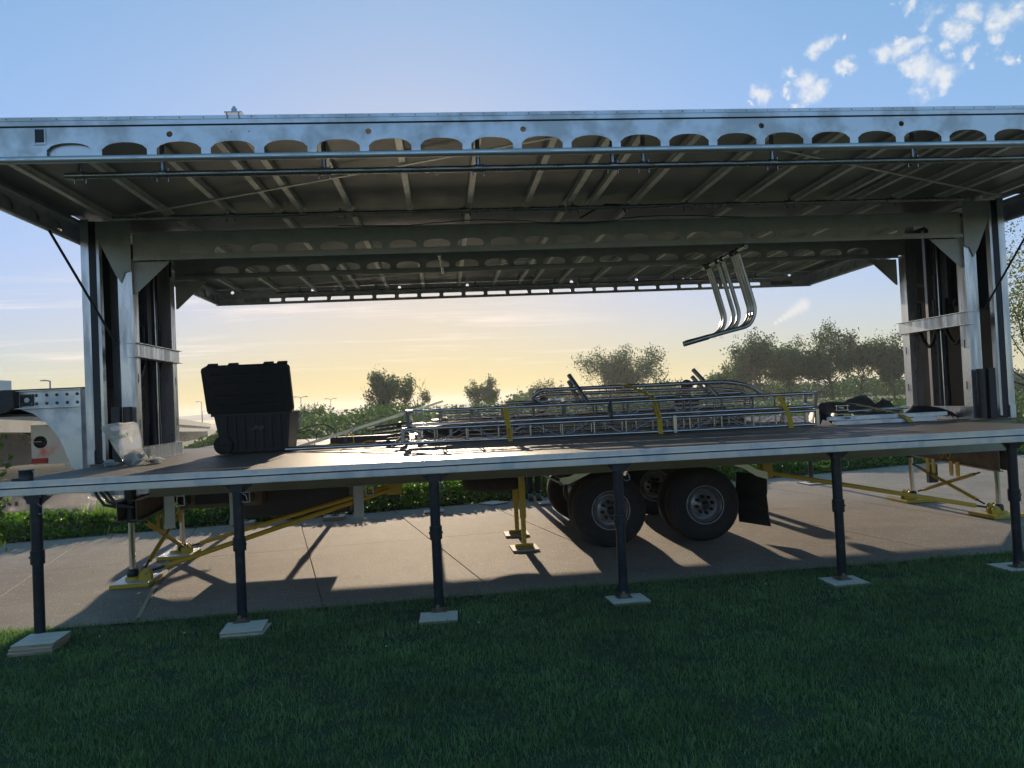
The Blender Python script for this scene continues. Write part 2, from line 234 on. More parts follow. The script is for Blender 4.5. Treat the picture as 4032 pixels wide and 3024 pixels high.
# ------------------------------------------------------------------ mesh helpers
ORG={}
class MB:
    def __init__(s): s.v=[]; s.f=[]; s.sm=[]; s.mi=[]; s.cur=0
    def add(s,vs,fs,smooth=False):
        n=len(s.v); s.v+= [tuple(x) for x in vs]; s.f+=[tuple(i+n for i in f) for f in fs]; s.sm+=[smooth]*len(fs); s.mi+=[s.cur]*len(fs); return s
    def box(s,x0,x1,y0,y1,z0,z1):
        return s.hexa([(x0,y0,z0),(x1,y0,z0),(x1,y1,z0),(x0,y1,z0),(x0,y0,z1),(x1,y0,z1),(x1,y1,z1),(x0,y1,z1)])
    def hexa(s,v): return s.add(v,[(0,3,2,1),(4,5,6,7),(0,1,5,4),(1,2,6,5),(2,3,7,6),(3,0,4,7)])
    def bar(s,p,q,w,h,up=(0,0,1)):
        p=Vector(p);q=Vector(q);d=(q-p).normalized();u=Vector(up)
        sd=d.cross(u)
        if sd.length<1e-4: sd=d.cross(Vector((0,1,0)))
        sd.normalize();u=sd.cross(d).normalized()
        a=sd*w/2;b=u*h/2
        return s.hexa([p-a-b,q-a-b,q+a-b,p+a-b,p-a+b,q-a+b,q+a+b,p+a+b][0:1]+[p+a-b,q+a-b,q-a-b]+[p-a+b,p+a+b,q+a+b,q-a+b]) if False else s.hexa([p-a-b,p+a-b,q+a-b,q-a-b,p-a+b,p+a+b,q+a+b,q-a+b])
    def tube(s,pts,r,n=10,cap=True,hollow=0):
        pts=[Vector(p) for p in pts]; m=len(pts); rr=r if isinstance(r,(list,tuple)) else [r]*m
        t0=(pts[1]-pts[0]).normalized(); u=t0.orthogonal().normalized(); rings=[]; pt=t0
        for i,p in enumerate(pts):
            t=((pts[min(i+1,m-1)]-pts[max(i-1,0)])).normalized()
            q=pt.rotation_difference(t); u=(q@u); u=(u-t*u.dot(t)).normalized(); w_=t.cross(u); pt=t
            rings.append([p+(u*math.cos(2*PI*k/n)+w_*math.sin(2*PI*k/n))*rr[i] for k in range(n)])
        base=len(s.v); vs=[v for r_ in rings for v in r_]; fs=[]
        for i in range(m-1):
            for k in range(n): fs.append((i*n+k,i*n+(k+1)%n,(i+1)*n+(k+1)%n,(i+1)*n+k))
        s.add(vs,fs,True)
        if cap: s.add(rings[0],[tuple(range(n))[::-1]]); s.add(rings[-1],[tuple(range(n))])
        return s
    def cyl(s,p,q,r,n=16,r2=None): return s.tube([p,q],[r,r if r2 is None else r2],n)
    def prism(s,poly,a,b,axis='y'):
        def P(u,v,t): return {'y':(u,t,v),'x':(t,u,v),'z':(u,v,t)}[axis]
        n=len(poly); vs=[P(u,v,a) for u,v in poly]+[P(u,v,b) for u,v in poly]
        return s.add(vs,[tuple(range(n)),tuple(range(2*n-1,n-1,-1))]+[(i,i+n,(i+1)%n+n,(i+1)%n) for i in range(n)])
    def web(s,x0,x1,z0,z1,y0,y1,holes,ax='x'):
        """plate with openings; each hole = list of (x,zlo,zhi) left to right"""
        def P(x,y,z): return (x,y,z) if ax=='x' else (y,x,z)
        def quad(a,b,c,d): s.add([a,b,c,d],[(0,1,2,3)])
        def seg(xa,la,ha,xb,lb,hb):
            for y in (y0,y1): quad(P(xa,y,la),P(xb,y,lb),P(xb,y,hb),P(xa,y,ha))
        x=x0
        for h in sorted(holes,key=lambda h:h[0][0]):
            seg(x,z0,z1,h[0][0],z0,z1)
            for (a,b) in zip(h[:-1],h[1:]):
                seg(a[0],z0,a[1],b[0],z0,b[1]); seg(a[0],a[2],z1,b[0],b[2],z1)
                quad(P(a[0],y0,a[1]),P(b[0],y0,b[1]),P(b[0],y1,b[1]),P(a[0],y1,a[1])); quad(P(a[0],y0,a[2]),P(b[0],y0,b[2]),P(b[0],y1,b[2]),P(a[0],y1,a[2]))
            for e in (h[0],h[-1]):
                if e[2]-e[1]>1e-4: quad(P(e[0],y0,e[1]),P(e[0],y1,e[1]),P(e[0],y1,e[2]),P(e[0],y0,e[2]))
            x=h[-1][0]
        seg(x,z0,z1,x1,z0,z1)
        for z in (z0,z1): quad(P(x0,y0,z),P(x1,y0,z),P(x1,y1,z),P(x0,y1,z))
        for x in (x0,x1): quad(P(x,y0,z0),P(x,y1,z0),P(x,y1,z1),P(x,y0,z1))
        return s
    def lathe(s,prof,c,n=32,axis='y'):
        vs=[];fs=[]
        for (r,t) in prof:
            for k in range(n):
                a=2*PI*k/n; u,v=r*math.cos(a),r*math.sin(a)
                vs.append({'y':(c[0]+u,c[1]+t,c[2]+v),'z':(c[0]+u,c[1]+v,c[2]+t),'x':(c[0]+t,c[1]+u,c[2]+v)}[axis])
        for i in range(len(prof)-1):
            for k in range(n): fs.append((i*n+k,i*n+(k+1)%n,(i+1)*n+(k+1)%n,(i+1)*n+k))
        return s.add(vs,fs,True)
    def build(s,name,m,parent=None,bevel=0):
        o0=ORG[parent.name] if parent else Vector((0,0,0))
        if parent is None:
            a=np.array(s.v); o0=Vector((float((a[:,0].min()+a[:,0].max())/2),float((a[:,1].min()+a[:,1].max())/2),float(a[:,2].min())))
        me=bpy.data.meshes.new(name); me.from_pydata([tuple(Vector(v)-o0) for v in s.v],[],s.f)
        me.polygons.foreach_set('use_smooth',s.sm); me.polygons.foreach_set('material_index',s.mi)
        for mm in (m if isinstance(m,(list,tuple)) else [m]): me.materials.append(MT[mm] if isinstance(mm,str) else mm)
        me.validate(); me.update()
        o=bpy.data.objects.new(name,me); COL.objects.link(o)
        if parent: o.parent=parent
        else: o.location=o0
        ORG[o.name]=o0
        if bevel:
            b=o.modifiers.new('bevel','BEVEL'); b.width=bevel; b.segments=2; b.limit_method='ANGLE'; b.angle_limit=R(40)
        return o
def thing(name,label,cat,loc,group=None):
    o=bpy.data.objects.new(name,None); COL.objects.link(o); o.location=loc; ORG[o.name]=Vector(loc); o.empty_display_size=.1
    return tag(o,label,cat,group)
def tag(o,label,cat,group=None):
    o['label']=label; o['category']=cat
    if group: o['group']=group
    return o
def copy_tree(o,parent=None):
    c=o.copy(); COL.objects.link(c); ORG[c.name]=ORG[o.name]
    if parent: c.parent=parent
    for ch in list(o.children): copy_tree(ch,c)
    return c
def move(root,loc,label=None,group=None,rz=None):
    root.location=loc
    if label: root['label']=label
    if group: root['group']=group
    if rz is not None: root.rotation_euler.z=rz
    return root
def setting(o,kind='structure'): o['kind']=kind; return o
def npmesh(name,V,F,m,parent=None,smooth=False):
    me=bpy.data.meshes.new(name); k=F.shape[1]
    me.vertices.add(len(V)); me.vertices.foreach_set('co',np.ascontiguousarray(V,dtype=np.float32).ravel())
    me.loops.add(F.size); me.loops.foreach_set('vertex_index',F.ravel().astype(np.int32))
    me.polygons.add(len(F)); me.polygons.foreach_set('loop_start',np.arange(0,F.size,k,dtype=np.int32)); me.polygons.foreach_set('loop_total',np.full(len(F),k,dtype=np.int32))
    me.update(calc_edges=True); me.materials.append(MT[m]); o=bpy.data.objects.new(name,me); COL.objects.link(o)
    if parent: o.parent=parent
    ORG[o.name]=Vector((0,0,0)); return o
def arch(xa,xb,z0,zs,zt,n=11):
    """lens-topped lightening hole: flat sill, short jambs, bowed head"""
    o=[]; c=(xa+xb)/2; hw=(xb-xa)/2
    for k in range(n):
        t=-1+2*k/(n-1); x=c+hw*t; zh=zs+(zt-zs)*(1-abs(t)**2.6); e=abs(t)>.99; o.append((x,z0+(.008 if e else 0),zh-(.010 if e else 0)))
    return o
def disc(xc,zc_,r,n=9):
    o=[]
    for k in range(n):
        a=PI-PI*k/(n-1); h=abs(r*math.sin(a)); o.append((xc+r*math.cos(a),zc_-h,zc_+h))
    return o
def slot(xa,xb,z0,z1,r=.015):
    return [(xa,z0+r,z1-r),(xa+r*.3,z0+r*.3,z1-r*.3),(xa+r,z0,z1),(xb-r,z0,z1),(xb-r*.3,z0+r*.3,z1-r*.3),(xb,z0+r,z1-r)]
def textmesh(name,txt,size,m,loc,rot,parent,sx=1):
    cu_=bpy.data.curves.new(name,'FONT'); cu_.body=txt; cu_.size=size; cu_.extrude=.0004; cu_.align_x='CENTER'; cu_.align_y='CENTER'; cu_.offset=size*.012
    t=bpy.data.objects.new(name,cu_); COL.objects.link(t); dg=bpy.context.evaluated_depsgraph_get(); me=bpy.data.meshes.new_from_object(t.evaluated_get(dg)); bpy.data.objects.remove(t)
    o=bpy.data.objects.new(name,me); me.materials.clear(); me.materials.append(MT[m]); COL.objects.link(o); o.parent=parent
    o.location=Vector(loc)-ORG[parent.name]; o.rotation_euler=rot; o.scale=(sx,1,1); ORG[o.name]=Vector(loc); return o

# ------------------------------------------------------------------ ground, path, river
def e_near(x): return 6.50+.045*x
def e_far(x): return 12.35+.21*x if x<6 else 13.6+.30*(x-6)
def groundz(x,y):
    f=e_far(max(-14,min(x,14))); t=y-f
    z=0.0
    if t>1.2: z=-2.4*min(1,max(0,(t-1.2)/15.0))
    yb=36+min(1,max(0,(-8-x)/16))*20
    if y>yb:
        z=-2.4+min(1,(y-yb)/9)*1.5
        if y>yb+9: z=-.9+min(1,(y-yb-9)/35)*.75
        if y>150: z=-.15-(y-150)/230
        if y>60:
            l=min(1,max(0,(-21-x-(y-60)*.10)/14)); zl=-1.6-min(8,(y-60)*.04)-(max(0,y-300)/200); z=z*(1-l)+zl*l
    return z
xs=np.concatenate([np.linspace(-1500,-260,6),np.linspace(-220,-60,12),np.linspace(-50,-16,8),np.linspace(-14,18,33),np.linspace(20,120,14),np.linspace(150,1500,8)])
ys=np.concatenate([[-60,-20,-5,2,6,6.6,8,10,11,12,13,13.6],np.linspace(14,32,19),[34,36,38,40,42,44,46,48,50,52,54,56,58,60,62,65,70,80,95,120,150,200,300,450,700,1100,1700]])
gm=MB(); V=[(x,y,groundz(x,y)-.05+(mnoise.noise((x*.3,y*.3,0))*.12 if y>16 and abs(x)<60 else 0)) for y in ys for x in xs]; nx=len(xs)
F=[(j*nx+i,j*nx+i+1,(j+1)*nx+i+1,(j+1)*nx+i) for j in range(len(ys)-1) for i in range(nx-1)]
gm.add(V,F,True); g=gm.build('ground','dirt'); setting(g)
g.data.materials.append(MT['far'])
for p in g.data.polygons:
    if p.center.y+g.location.y>64: p.material_index=1
wt=MB(); wt.add([(-400,22,-1.9),(400,22,-1.9),(400,58,-1.9),(-400,58,-1.9)],[(0,1,2,3)]); setting(wt.build('river','water'))
MT['lawnbase']=mat('lawn_thatch',(.03,.055,.025),.95,0,noise=((.05,.055,.03),9,.4,.7),bump=.5,bscale=40)
lw=MB(); lx=[-60,-20,-12,-8,-5,-3,0,3,6,9,14,30,60]
lw.add([(x,-40,-.0) for x in lx]+[(x,e_near(max(-12,min(14,x)))+.03,0) for x in lx],[(i,i+1,i+1+len(lx),i+len(lx)) for i in range(len(lx)-1)]); setting(lw.build('lawn','lawnbase'))
# concrete path, slab by slab
path=setting(bpy.data.objects.new('path',None)); COL.objects.link(path); ORG['path']=Vector((0,0,0))
pb=MB(); px=[-12,-9,-6,-3,0,3,6,9,12,15]
pb.add([(x,e_near(x)-.1,-.012) for x in px]+[(x,e_far(x)+.25,-.012) for x in px],[(i,i+1,i+1+len(px),i+len(px)) for i in range(len(px)-1)]); pb.build('joint_bed','dirt',path)
JX=[-11.3,-9.8,-8.36,-6.9,-5.45,-3.98,-2.54,-1.06,.40,1.87,3.33,4.8,6.55,8.0,9.5,11.0,12.5,14.0]
for i in range(len(JX)-1):
    a,b=JX[i],JX[i+1]; s=-.22; gp=.003; ch=.004
    for part_ in range(2):
        def P(x0,t):   # t 0 near,1 far along the joint direction
            y=e_near(x0)+(e_far(x0)-e_near(x0))*t; y=y-.02 if t==0 else y
            if t==1: y+=.05
            return (x0+s*(y-6.5),y)
        t0,t1=((0,.5),(.5,1))[part_]
        if part_==0 and not (i in (6,7,8)): pass
        c=[P(a,t0),P(b,t0),P(b,t1),P(a,t1)]
        cx=sum(p[0] for p in c)/4; cy=sum(p[1] for p in c)/4
        def shrink(p,d): 
            u=1-d/abs(p[0]-cx) ; v=1-(d*.5 if part_ else d*.5)/abs(p[1]-cy); return (cx+(p[0]-cx)*u,cy+(p[1]-cy)*v)
        lo=[(*shrink(p,gp),-.1) for p in c]; mid=[(*shrink(p,gp),-ch) for p in c]; hi=[(*shrink(p,gp+ch),0.0) for p in c]
        m=MB(); m.add(lo+mid+hi,[(0,1,5,4),(1,2,6,5),(2,3,7,6),(3,0,4,7),(4,5,9,8),(5,6,10,9),(6,7,11,10),(7,4,8,11),(8,9,10,11)]); m.build('slab','conc',path)
# pale sealant in the joint beside the left outrigger
m=MB(); pts=[]; random.seed(3)
for k in range(26):
    y=6.55+k*.23; x=-2.54-.22*(y-6.5)-.03*(y-6.5); wd=.013+random.random()*.009; pts.append((x-wd,y,.004)); pts.append((x+wd,y,.004))
MT['seal']=mat('joint_sealant',(.52,.43,.30),.8); m.add(pts,[(2*k,2*k+1,2*k+3,2*k+2) for k in range(25)]); m.build('joint_sealant','seal',path)

# dry leaf bits and grit lying on the path
m=MB(); r_=random.Random(12)
for k in range(220):
    x=r_.uniform(-6,8); y=r_.uniform(e_near(x)+.02,e_far(x)-.1) if k%2 else e_near(x)+abs(r_.gauss(0,.25))
    a=r_.uniform(0,PI); L_=r_.uniform(.006,.02); dx,dy=math.cos(a)*L_,math.sin(a)*L_; h=r_.uniform(.002,.008)
    m.add([(x-dx,y-dy,.001),(x+dy*.4,y-dx*.4,.003),(x+dx,y+dy,h),(x-dy*.4,y+dx*.4,.002)],[(0,1,2,3)])
MT['litter']=mat('dry_litter',(.16,.12,.07),.9,0,noise=((.35,.3,.22),9,.4,.6)); setting(m.build('leaf_litter','litter'),'stuff')
# ------------------------------------------------------------------ vegetation
rng=np.random.default_rng(7)
def blades(name,X,Y,Z,hmin,hmax,wd,m,lean=.5,parent=None,hm=1.0):
    n=len(X); h=(hmin+(hmax-hmin)*rng.random(n)**1.3)*hm; a=rng.random(n)*2*PI; la=rng.random(n)*2*PI; ln=lean*h*rng.random(n)
    w_=wd*(.6+.8*rng.random(n)); dx,dy=np.cos(a)*w_/2,np.sin(a)*w_/2; ox,oy=np.cos(la)*ln,np.sin(la)*ln
    V=np.empty((n,5,3)); V[:,0]=np.stack([X-dx,Y-dy,Z],1); V[:,1]=np.stack([X+dx,Y+dy,Z],1)
    V[:,2]=np.stack([X+dx*.8+ox*.35,Y+dy*.8+oy*.35,Z+h*.6],1); V[:,3]=np.stack([X-dx*.8+ox*.35,Y-dy*.8+oy*.35,Z+h*.6],1); V[:,4]=np.stack([X+ox,Y+oy,Z+h*.98],1)
    b=(np.arange(n)*5)[:,None]; F=np.concatenate([b+np.array([0,1,2]),b+np.array([0,2,3]),b+np.array([3,2,4])]); F=np.concatenate([F])
    return npmesh(name,V.reshape(-1,3),F,m,parent)
n=700000
Y=1.6+5.3*rng.random(n)**.9; X=.7+(rng.random(n)-.5)*(5.5+1.75*Y); keep=(Y<e_near(X)+.02+.08*rng.random(n)**2)
PADS=[(-2.96,5.85,.16,.17),(-1.54,5.92,.17,.16),(-.108,5.90,.15,.14),(1.38,6.03,.16,.135),(3.225,6.13,.165,.15),(4.80,6.20,.17,.15)]
for (a,b,c,d) in PADS: keep&=~((abs(X-a)<c)&(abs(Y-b)<d))
X,Y=X[keep],Y[keep]
ix=np.clip((X+8)*12,0,239).astype(int); iy=np.clip(Y*24,0,191).astype(int); gridn=np.array([[.5+.5*mnoise.noise((i*.19,j*.13,3))+.45*mnoise.noise((i*.55,j*.4,7)) for j in range(192)] for i in range(240)])
g=blades('grass',X,Y,-.012+.012*np.clip(gridn[ix,iy],0,1)-.006,.020,.058,.0040,'grassblade',.75,hm=np.clip(.55+.75*gridn[ix,iy],.4,1.5)); setting(g,'stuff')
n=60000; Y=-4+14*rng.random(n); X=-14+30*rng.random(n); keep=(Y<e_near(X))&((Y<1.7)|(abs(X-.7)>2.7+.87*Y)); g=blades('outer_grass',X[keep],Y[keep],np.zeros(keep.sum()),.03,.08,.012,'grassblade',.9); setting(g,'stuff')
# clover heads scattered in the lawn
m=MB()
for k in range(7):
    x=-3.5+rng.random()*9; y=4.6+rng.random()*1.7; c=Vector((x,y,.05)); m.lathe([(0,-.006),(.006,-.002),(.007,.002),(0,.006)],c,6,'z')
MT['clover']=mat('clover_white',(.55,.55,.5),.8); setting(m.build('clover_flowers','clover'),'stuff')
def leaves(P,size,m,name,parent=None,up=.3,asp=.62):
    n=len(P); N=rng.normal(size=(n,3)); N[:,2]+=up; N/=np.linalg.norm(N,axis=1)[:,None]; T=np.cross(N,rng.normal(size=(n,3))); T/=np.linalg.norm(T,axis=1)[:,None]; Bt=np.cross(N,T)
    s=(size*(.6+.8*rng.random(n)))[:,None] if np.isscalar(size) else size[:,None]
    V=np.empty((n,4,3)); V[:,0]=P-T*s*.5; V[:,1]=P-Bt*s*asp*.5-N*s*.08; V[:,2]=P+T*s*.5; V[:,3]=P+Bt*s*asp*.5-N*s*.08
    F=(np.arange(n)*4)[:,None]+np.array([0,1,2,3]); return npmesh(name,V.reshape(-1,3),F,m,parent)
# ground cover beyond the path
n=165000; X=-16+38*rng.random(n); t=rng.random(n)**1.25*4.6; Y=np.array([e_far(max(-14,min(x,14))) for x in X])+.02+t
hh=np.minimum(1,t/.5)*.24*np.clip(1+(X+5)/6,1,1.6)*np.clip(1-(X-4)/10,.6,1)+.06; nb=np.array([mnoise.noise((x*.9,y*.9,9)) for x,y in zip(X,Y)]); hh=hh*(.75+.7*nb)
Z=np.array([groundz(x,y) for x,y in zip(X,Y)])+np.maximum(.02,hh)*rng.random(n)**.5
g=leaves(np.stack([X,Y,Z],1),.075,'verge','verge_plants',up=.6); setting(g,'stuff')
n=26000; X=-16+38*rng.random(n); t=2.4+rng.random(n)*9; Y=np.array([e_far(max(-14,min(x,14))) for x in X])+t
pk=np.array([mnoise.noise((x*.5,y*.5,2)) for x,y in zip(X,Y)])>.02; X,Y=X[pk],Y[pk]
g=blades('tall_grass',X,Y,np.array([groundz(x,y) for x,y in zip(X,Y)])-.02,.12,.40,.018,'reed',.5); setting(g,'stuff')
# scattered reeds at the very edge of the left verge
n=1500; X=-5.6+2.6*rng.random(n); Y=np.array([e_far(x) for x in X])+.6+1.2*rng.random(n); g=blades('reeds',X,Y,np.full(n,-.03),.22,.48,.014,'reed',.35); setting(g,'stuff')
# scrub on the far bank
n=90000; X=rng.random(n)*130-32; Y=40+18*np.clip((-8-X)/16,0,1)+rng.random(n)**1.3*30; T=np.array([.5+.5*mnoise.noise((x*.13,y*.10,5))+.35*mnoise.noise((x*.5,y*.3,1)) for x,y in zip(X,Y)])
zt=np.clip(.30+.8*T,0.15,1.3)*2.6*np.clip((X+20)/6,0,1)*np.clip(.45+(Y-38)/28,.45,1.0)*np.where(X>18,.5,1.0)
kk=zt>.05; X,Y,zt=X[kk],Y[kk],zt[kk]; n=len(X)
Z=np.array([groundz(x,y) for x,y in zip(X,Y)])+zt*rng.random(n)**.6
g=leaves(np.stack([X,Y,Z],1),.27,'scrub','far_scrub'); setting(g,'stuff')

n=36000; X=12+rng.random(n)*120; Y=128+rng.random(n)*22; T=np.array([.55+.5*mnoise.noise((x*.12,y*.05,15))+.25*mnoise.noise((x*.5,y*.2,11)) for x,y in zip(X,Y)])
Z=np.array([groundz(x,y) for x,y in zip(X,Y)])+np.clip(T,.1,1.2)*4.6*rng.random(n)**.7
g=leaves(np.stack([X,Y,Z],1),.5,'leafB','far_treeline'); setting(g,'stuff')
def tree(label,x,y,z0,h,cr_,seed,leaf='leafA',nleaf=2600,lsize=.3,bare=0,trunk=.42,spread=1.0,group=None,name='tree',cat='tree',lobes=7,rmin=.03,r0=None,squash=1.1,skirt=0):
    random.seed(seed); t=thing(name,label,cat,(x,y,z0),group); tips=[]; m=MB(); r0=r0 or h*.024
    def limb(p,d,L,r,depth,barep):
        pts=[p]; rs=[r]; n_=4; q=p.copy(); dd=d.copy()
        for k in range(n_):
            dd=(dd+Vector((random.uniform(-1,1),random.uniform(-1,1),random.uniform(-.5,.7)))*.22).normalized(); q=q+dd*L/n_; pts.append(q.copy()); rs.append(max(rmin*.6,r*(1-.6*(k+1)/n_)))
        m.tube(pts,rs,5 if depth<2 else 3,False)
        if depth>=2: tips.append((pts[2].copy(),barep))
        if depth>=3 or L<h*.05: tips.append((q,barep)); return
        nb=random.choice((2,3,3)) if depth else lobes
        for k in range(nb):
            i=random.randint(2,n_) if depth else random.randint(2,n_); a=random.uniform(0,2*PI); el=random.uniform(.15,1.0) if depth else random.uniform(.2,1.1)
            nd=Vector((math.cos(a)*math.cos(el)*spread,math.sin(a)*math.cos(el)*spread,math.sin(el))); nd=(nd+dd*.5).normalized()
            bp=barep or (random.random()<bare and nd.z>.4)
            limb(pts[i],nd,L*random.uniform(.5,.75) if depth else cr_*random.uniform(.7,1.05),rs[i]*.6,depth+1,bp)
        if depth==0: limb(pts[-1],(dd+Vector((0,0,.6))).normalized(),h*(1-trunk)*.62,rs[-1]*.9,1,random.random()<bare)
    limb(Vector((x,y,z0-.1)),Vector((random.uniform(-.12,.12),0,1)).normalized(),h*trunk,r0,0,False)
    zmax=max(tp[0].z for tp in tips); sc=(h)/(zmax-z0)
    m.v=[((v[0]-x)*1+x,(v[1]-y)+y,z0+(v[2]-z0)*sc if v[2]>z0 else v[2]) for v in m.v]
    m.build('trunk','bark',t)
    L=[tp[0] for tp in tips if not tp[1]]; 
    if L and nleaf:
        C=np.array([(p.x,p.y,z0+(p.z-z0)*sc) for p in L]); k=rng.integers(0,len(C),nleaf); sg=cr_*.10
        P=C[k]+rng.normal(size=(nleaf,3))*np.array([sg,sg,sg*squash])
        if skirt:
            q=rng.random(nleaf)<skirt; nq=q.sum(); an=rng.random(nq)*2*PI; rr_=cr_*.75*rng.random(nq)**.5; P[q]=np.stack([x+rr_*np.cos(an),y+rr_*np.sin(an),z0+h*(.02+.42*rng.random(nq)**1.2)],1)
        P[:,2]=np.maximum(P[:,2],z0+h*(.02 if skirt else .12))
        o=leaves(P-np.array([x,y,z0]),lsize,leaf,'crown'); o.parent=t
    return t
G2='trees on the far bank'
tree('tree on the far bank left of centre with bare antler-like top branches',-6.7,85,-1.0,6.8,3.4,11,'leafA',7500,.25,bare=.3,lobes=11,skirt=.25)
tree('thin half-bare tree just right of the antler-topped tree',-3.3,90,-1.0,5.8,2.2,12,'leafB',2400,.22,bare=.45,lobes=10,skirt=.2)
tree('small lone tree with two rounded clumps above the truss middle',5.3,110,-.4,5.6,2.3,5,'leafB',5000,.27,trunk=.3,lobes=10,skirt=.12)
tree('low open tree behind the left loop of the bent pipes',15.2,120,-.1,4.7,3.2,14,'leafB',3200,.26,lobes=10,trunk=.3)
tree('broad spreading tree with bare twigs at its right side',26.5,120,.3,8.2,6.4,21,'leafA',15000,.30,bare=.2,spread=1.4,lobes=14,trunk=.3)
for k,(a,b,c,d,s,lb) in enumerate([(43.0,100,9.2,4.3,31,'leftmost tall tree of the right-hand row'),(47.4,101,8.0,3.8,32,'shorter tree second in the right-hand row'),(49.9,95,9.4,4.0,33,'tallest dark tree third in the right-hand row'),(54.2,96,8.6,4.0,34,'rounded dark tree fourth in the right-hand row'),(39.6,104,5.6,3.2,35,'low bushy tree at the left foot of the right-hand row'),(57.6,94,6.4,2.6,37,'lower leafy tree ending the right-hand row beside the mast')]):
    tree(lb,a,b,0,c,d,s,'leafA' if k%2==0 else 'leafB',11500,.28,bare=.08,group='row of trees by the far meadow',trunk=.34,lobes=12,skirt=.06,squash=1.25)
tree('bare dead tree with forked twigs beside the right mast',55.2,90,-.2,6.6,2.2,41,'leafB',260,.25,bare=.85,trunk=.45)
tree('small reddish half-bare tree right of the black bin',-13.9,80,-1.0,3.5,1.5,43,'leafB',500,.24,bare=.5)
tree('tree far behind the sloping meadow, low on the skyline',53.5,140,-.2,5.2,5.0,44,'leafB',2200,.45)
tree('low skyline tree left of the right-hand row',44.0,150,-.2,4.2,4.6,45,'leafA',1600,.45)
tree('sparse yellow-green tree close by outside the right mast',16.8,20,0,6.4,3.0,51,'leafC',15000,.075,bare=.1,trunk=.3,rmin=.008,r0=.10,lobes=9)
tree('small round young tree in front of the bridge abutment, left one',-75.5,215,-7.2,6.2,2.6,61,'leafB',900,.6,group='young trees by the bridge abutment',name='young_tree')
tree('small round young tree in front of the bridge abutment, right one',-71.0,215,-7.2,6.6,2.6,62,'leafB',900,.6,group='young trees by the bridge abutment',name='young_tree')
tree('leafy tree on the lit grass under the bridge, beside the first pier',-34.0,68,-1.0,2.6,1.5,63,'shrub',900,.22)
tree('bright green young tree at the left edge of the picture beside the deck',-4.02,6.95,0,1.55,.50,71,'shrub',1500,.055,trunk=.5,rmin=.005,r0=.03,lobes=6,name='young_tree')
# hills
for (lb,pts,y) in (('long low hazy hill on the skyline left of the centre',[(-900,0),(-700,14),(-520,9),(-440,12),(-300,7),(-150,9),(0,4),(120,0)],1500),('long low hazy hill on the skyline at the centre',[(-80,0),(-20,8),(80,11),(180,9),(330,14),(600,18),(900,22),(1300,16)],1600)):
    m=MB(); z0=groundz(0,y)-1
    m.add([(a,y,z0) for a,b in pts]+[(a,y+60,z0+b) for a,b in pts]+[(a,y+260,z0) for a,b in pts],[(i,i+1,i+1+len(pts),i+len(pts)) for i in range(len(pts)-1)]+[(i+len(pts),i+1+len(pts),i+1+2*len(pts),i+2*len(pts)) for i in range(len(pts)-1)],True)
    setting(m.build('hill','hill'))
# ------------------------------------------------------------------ bridge
A=Vector((-29.5,52,4.1)); Bv=Vector((-88,300,-1.55)); dirb=(Bv-A); L=dirb.length; u=dirb.normalized(); sdv=Vector((-u.y,u.x,0)).normalized()
A=A-u*28; L+=28
br=thing('bridge','long grey concrete highway bridge on wide piers running away at the left','bridge',(A.x,A.y,-2))
def bseg(name,off0,off1,zt,zb,m,a=0,b=L,parent=br):
    p=A+u*a; q=A+u*b; vs=[]
    for z in (zb,zt):
        for (c,o) in ((p,off0),(q,off0),(q,off1),(p,off1)): vs.append(c+sdv*o+Vector((0,0,z)))
    return MB().hexa(vs).build(name,m,parent)
bseg('parapet',0,.3,0,-1.0,'concb'); bseg('road_edge',-.25,-.05,-1.0,-1.25,'road'); bseg('deck_slab',-.3,13,-1.05,-1.35,'concb'); bseg('girder',.25,.9,-1.35,-2.9,'concb'); 
for k in range(4): bseg('girder',3.2+k*2.8,3.9+k*2.8,-1.35,-2.9,'concb')
bseg('parapet',12.7,13,0,-1.0,'concb')
for a in (30.5,72,114,156,198,240):
    p=A+u*a; m=MB(); w0=1.6
    vs=[]
    for z,wd,o0,o1 in ((-9,w0,2.0,11),(p.z-4.3,w0,1.6,11.4),(p.z-2.92,w0,.0,13)):
        for s_,o in ((-1,o0),(1,o0),(1,o1),(-1,o1)): q=p+u*(s_*wd/2)+sdv*o; vs.append((q.x,q.y,z))
    m.add(vs,[(0,1,5,4),(1,2,6,5),(2,3,7,6),(3,0,4,7),(4,5,9,8),(5,6,10,9),(6,7,11,10),(7,4,8,11),(8,9,10,11)]); m.build('pier','concd',br)
p=A+u*(L-40); m=MB(); vs=[]
for z,e,o0,o1 in ((-12,-26,-4,14),(p.z-2.9,0,-1,14)):
    for s_,o in ((e,o0),(40,o0),(40,o1),(e,o1)): q=p+u*s_+sdv*o; vs.append((q.x,q.y,z))
m.hexa(vs); m.build('abutment','concd',br)
def lamp(lab,x,y,z,h,arm,double=False,gr='street lamps along the bridge'):
    t=thing('street_lamp',lab,'street lamp',(x,y,z),gr); m=MB(); r=max(.10,h*.02)
    m.cyl((x,y,z),(x,y,z+h),r*1.1,6,r*.7); m.build('pole','pole',t)
    for s_ in ((-1,1) if double else (arm,)):
        L_=h*.20*abs(s_); sg=-1 if s_<0 else 1
        MB().tube([(x,y,z+h*.98),(x+sg*L_*.5,y,z+h*1.02),(x+sg*L_,y,z+h*1.02)],r*.6,5).build('arm','pole',t); MB().box(x+sg*L_-L_*.2,x+sg*L_+L_*.2,y-r,y+r,z+h*1.0,z+h*1.035).build('lamp_head','pole',t)
lamp('street lamp with a curved arm to the left, nearest one, above the trailer neck',-34.4,71,3.2,2.1,-1.6)
lamp('tall street lamp on the far bridge end, left of the black bin',-82,270,-1,7.3,-1)
lamp('shorter street lamp with its arm to the right, far bridge end',-88.5,292,-1,4.2,1)
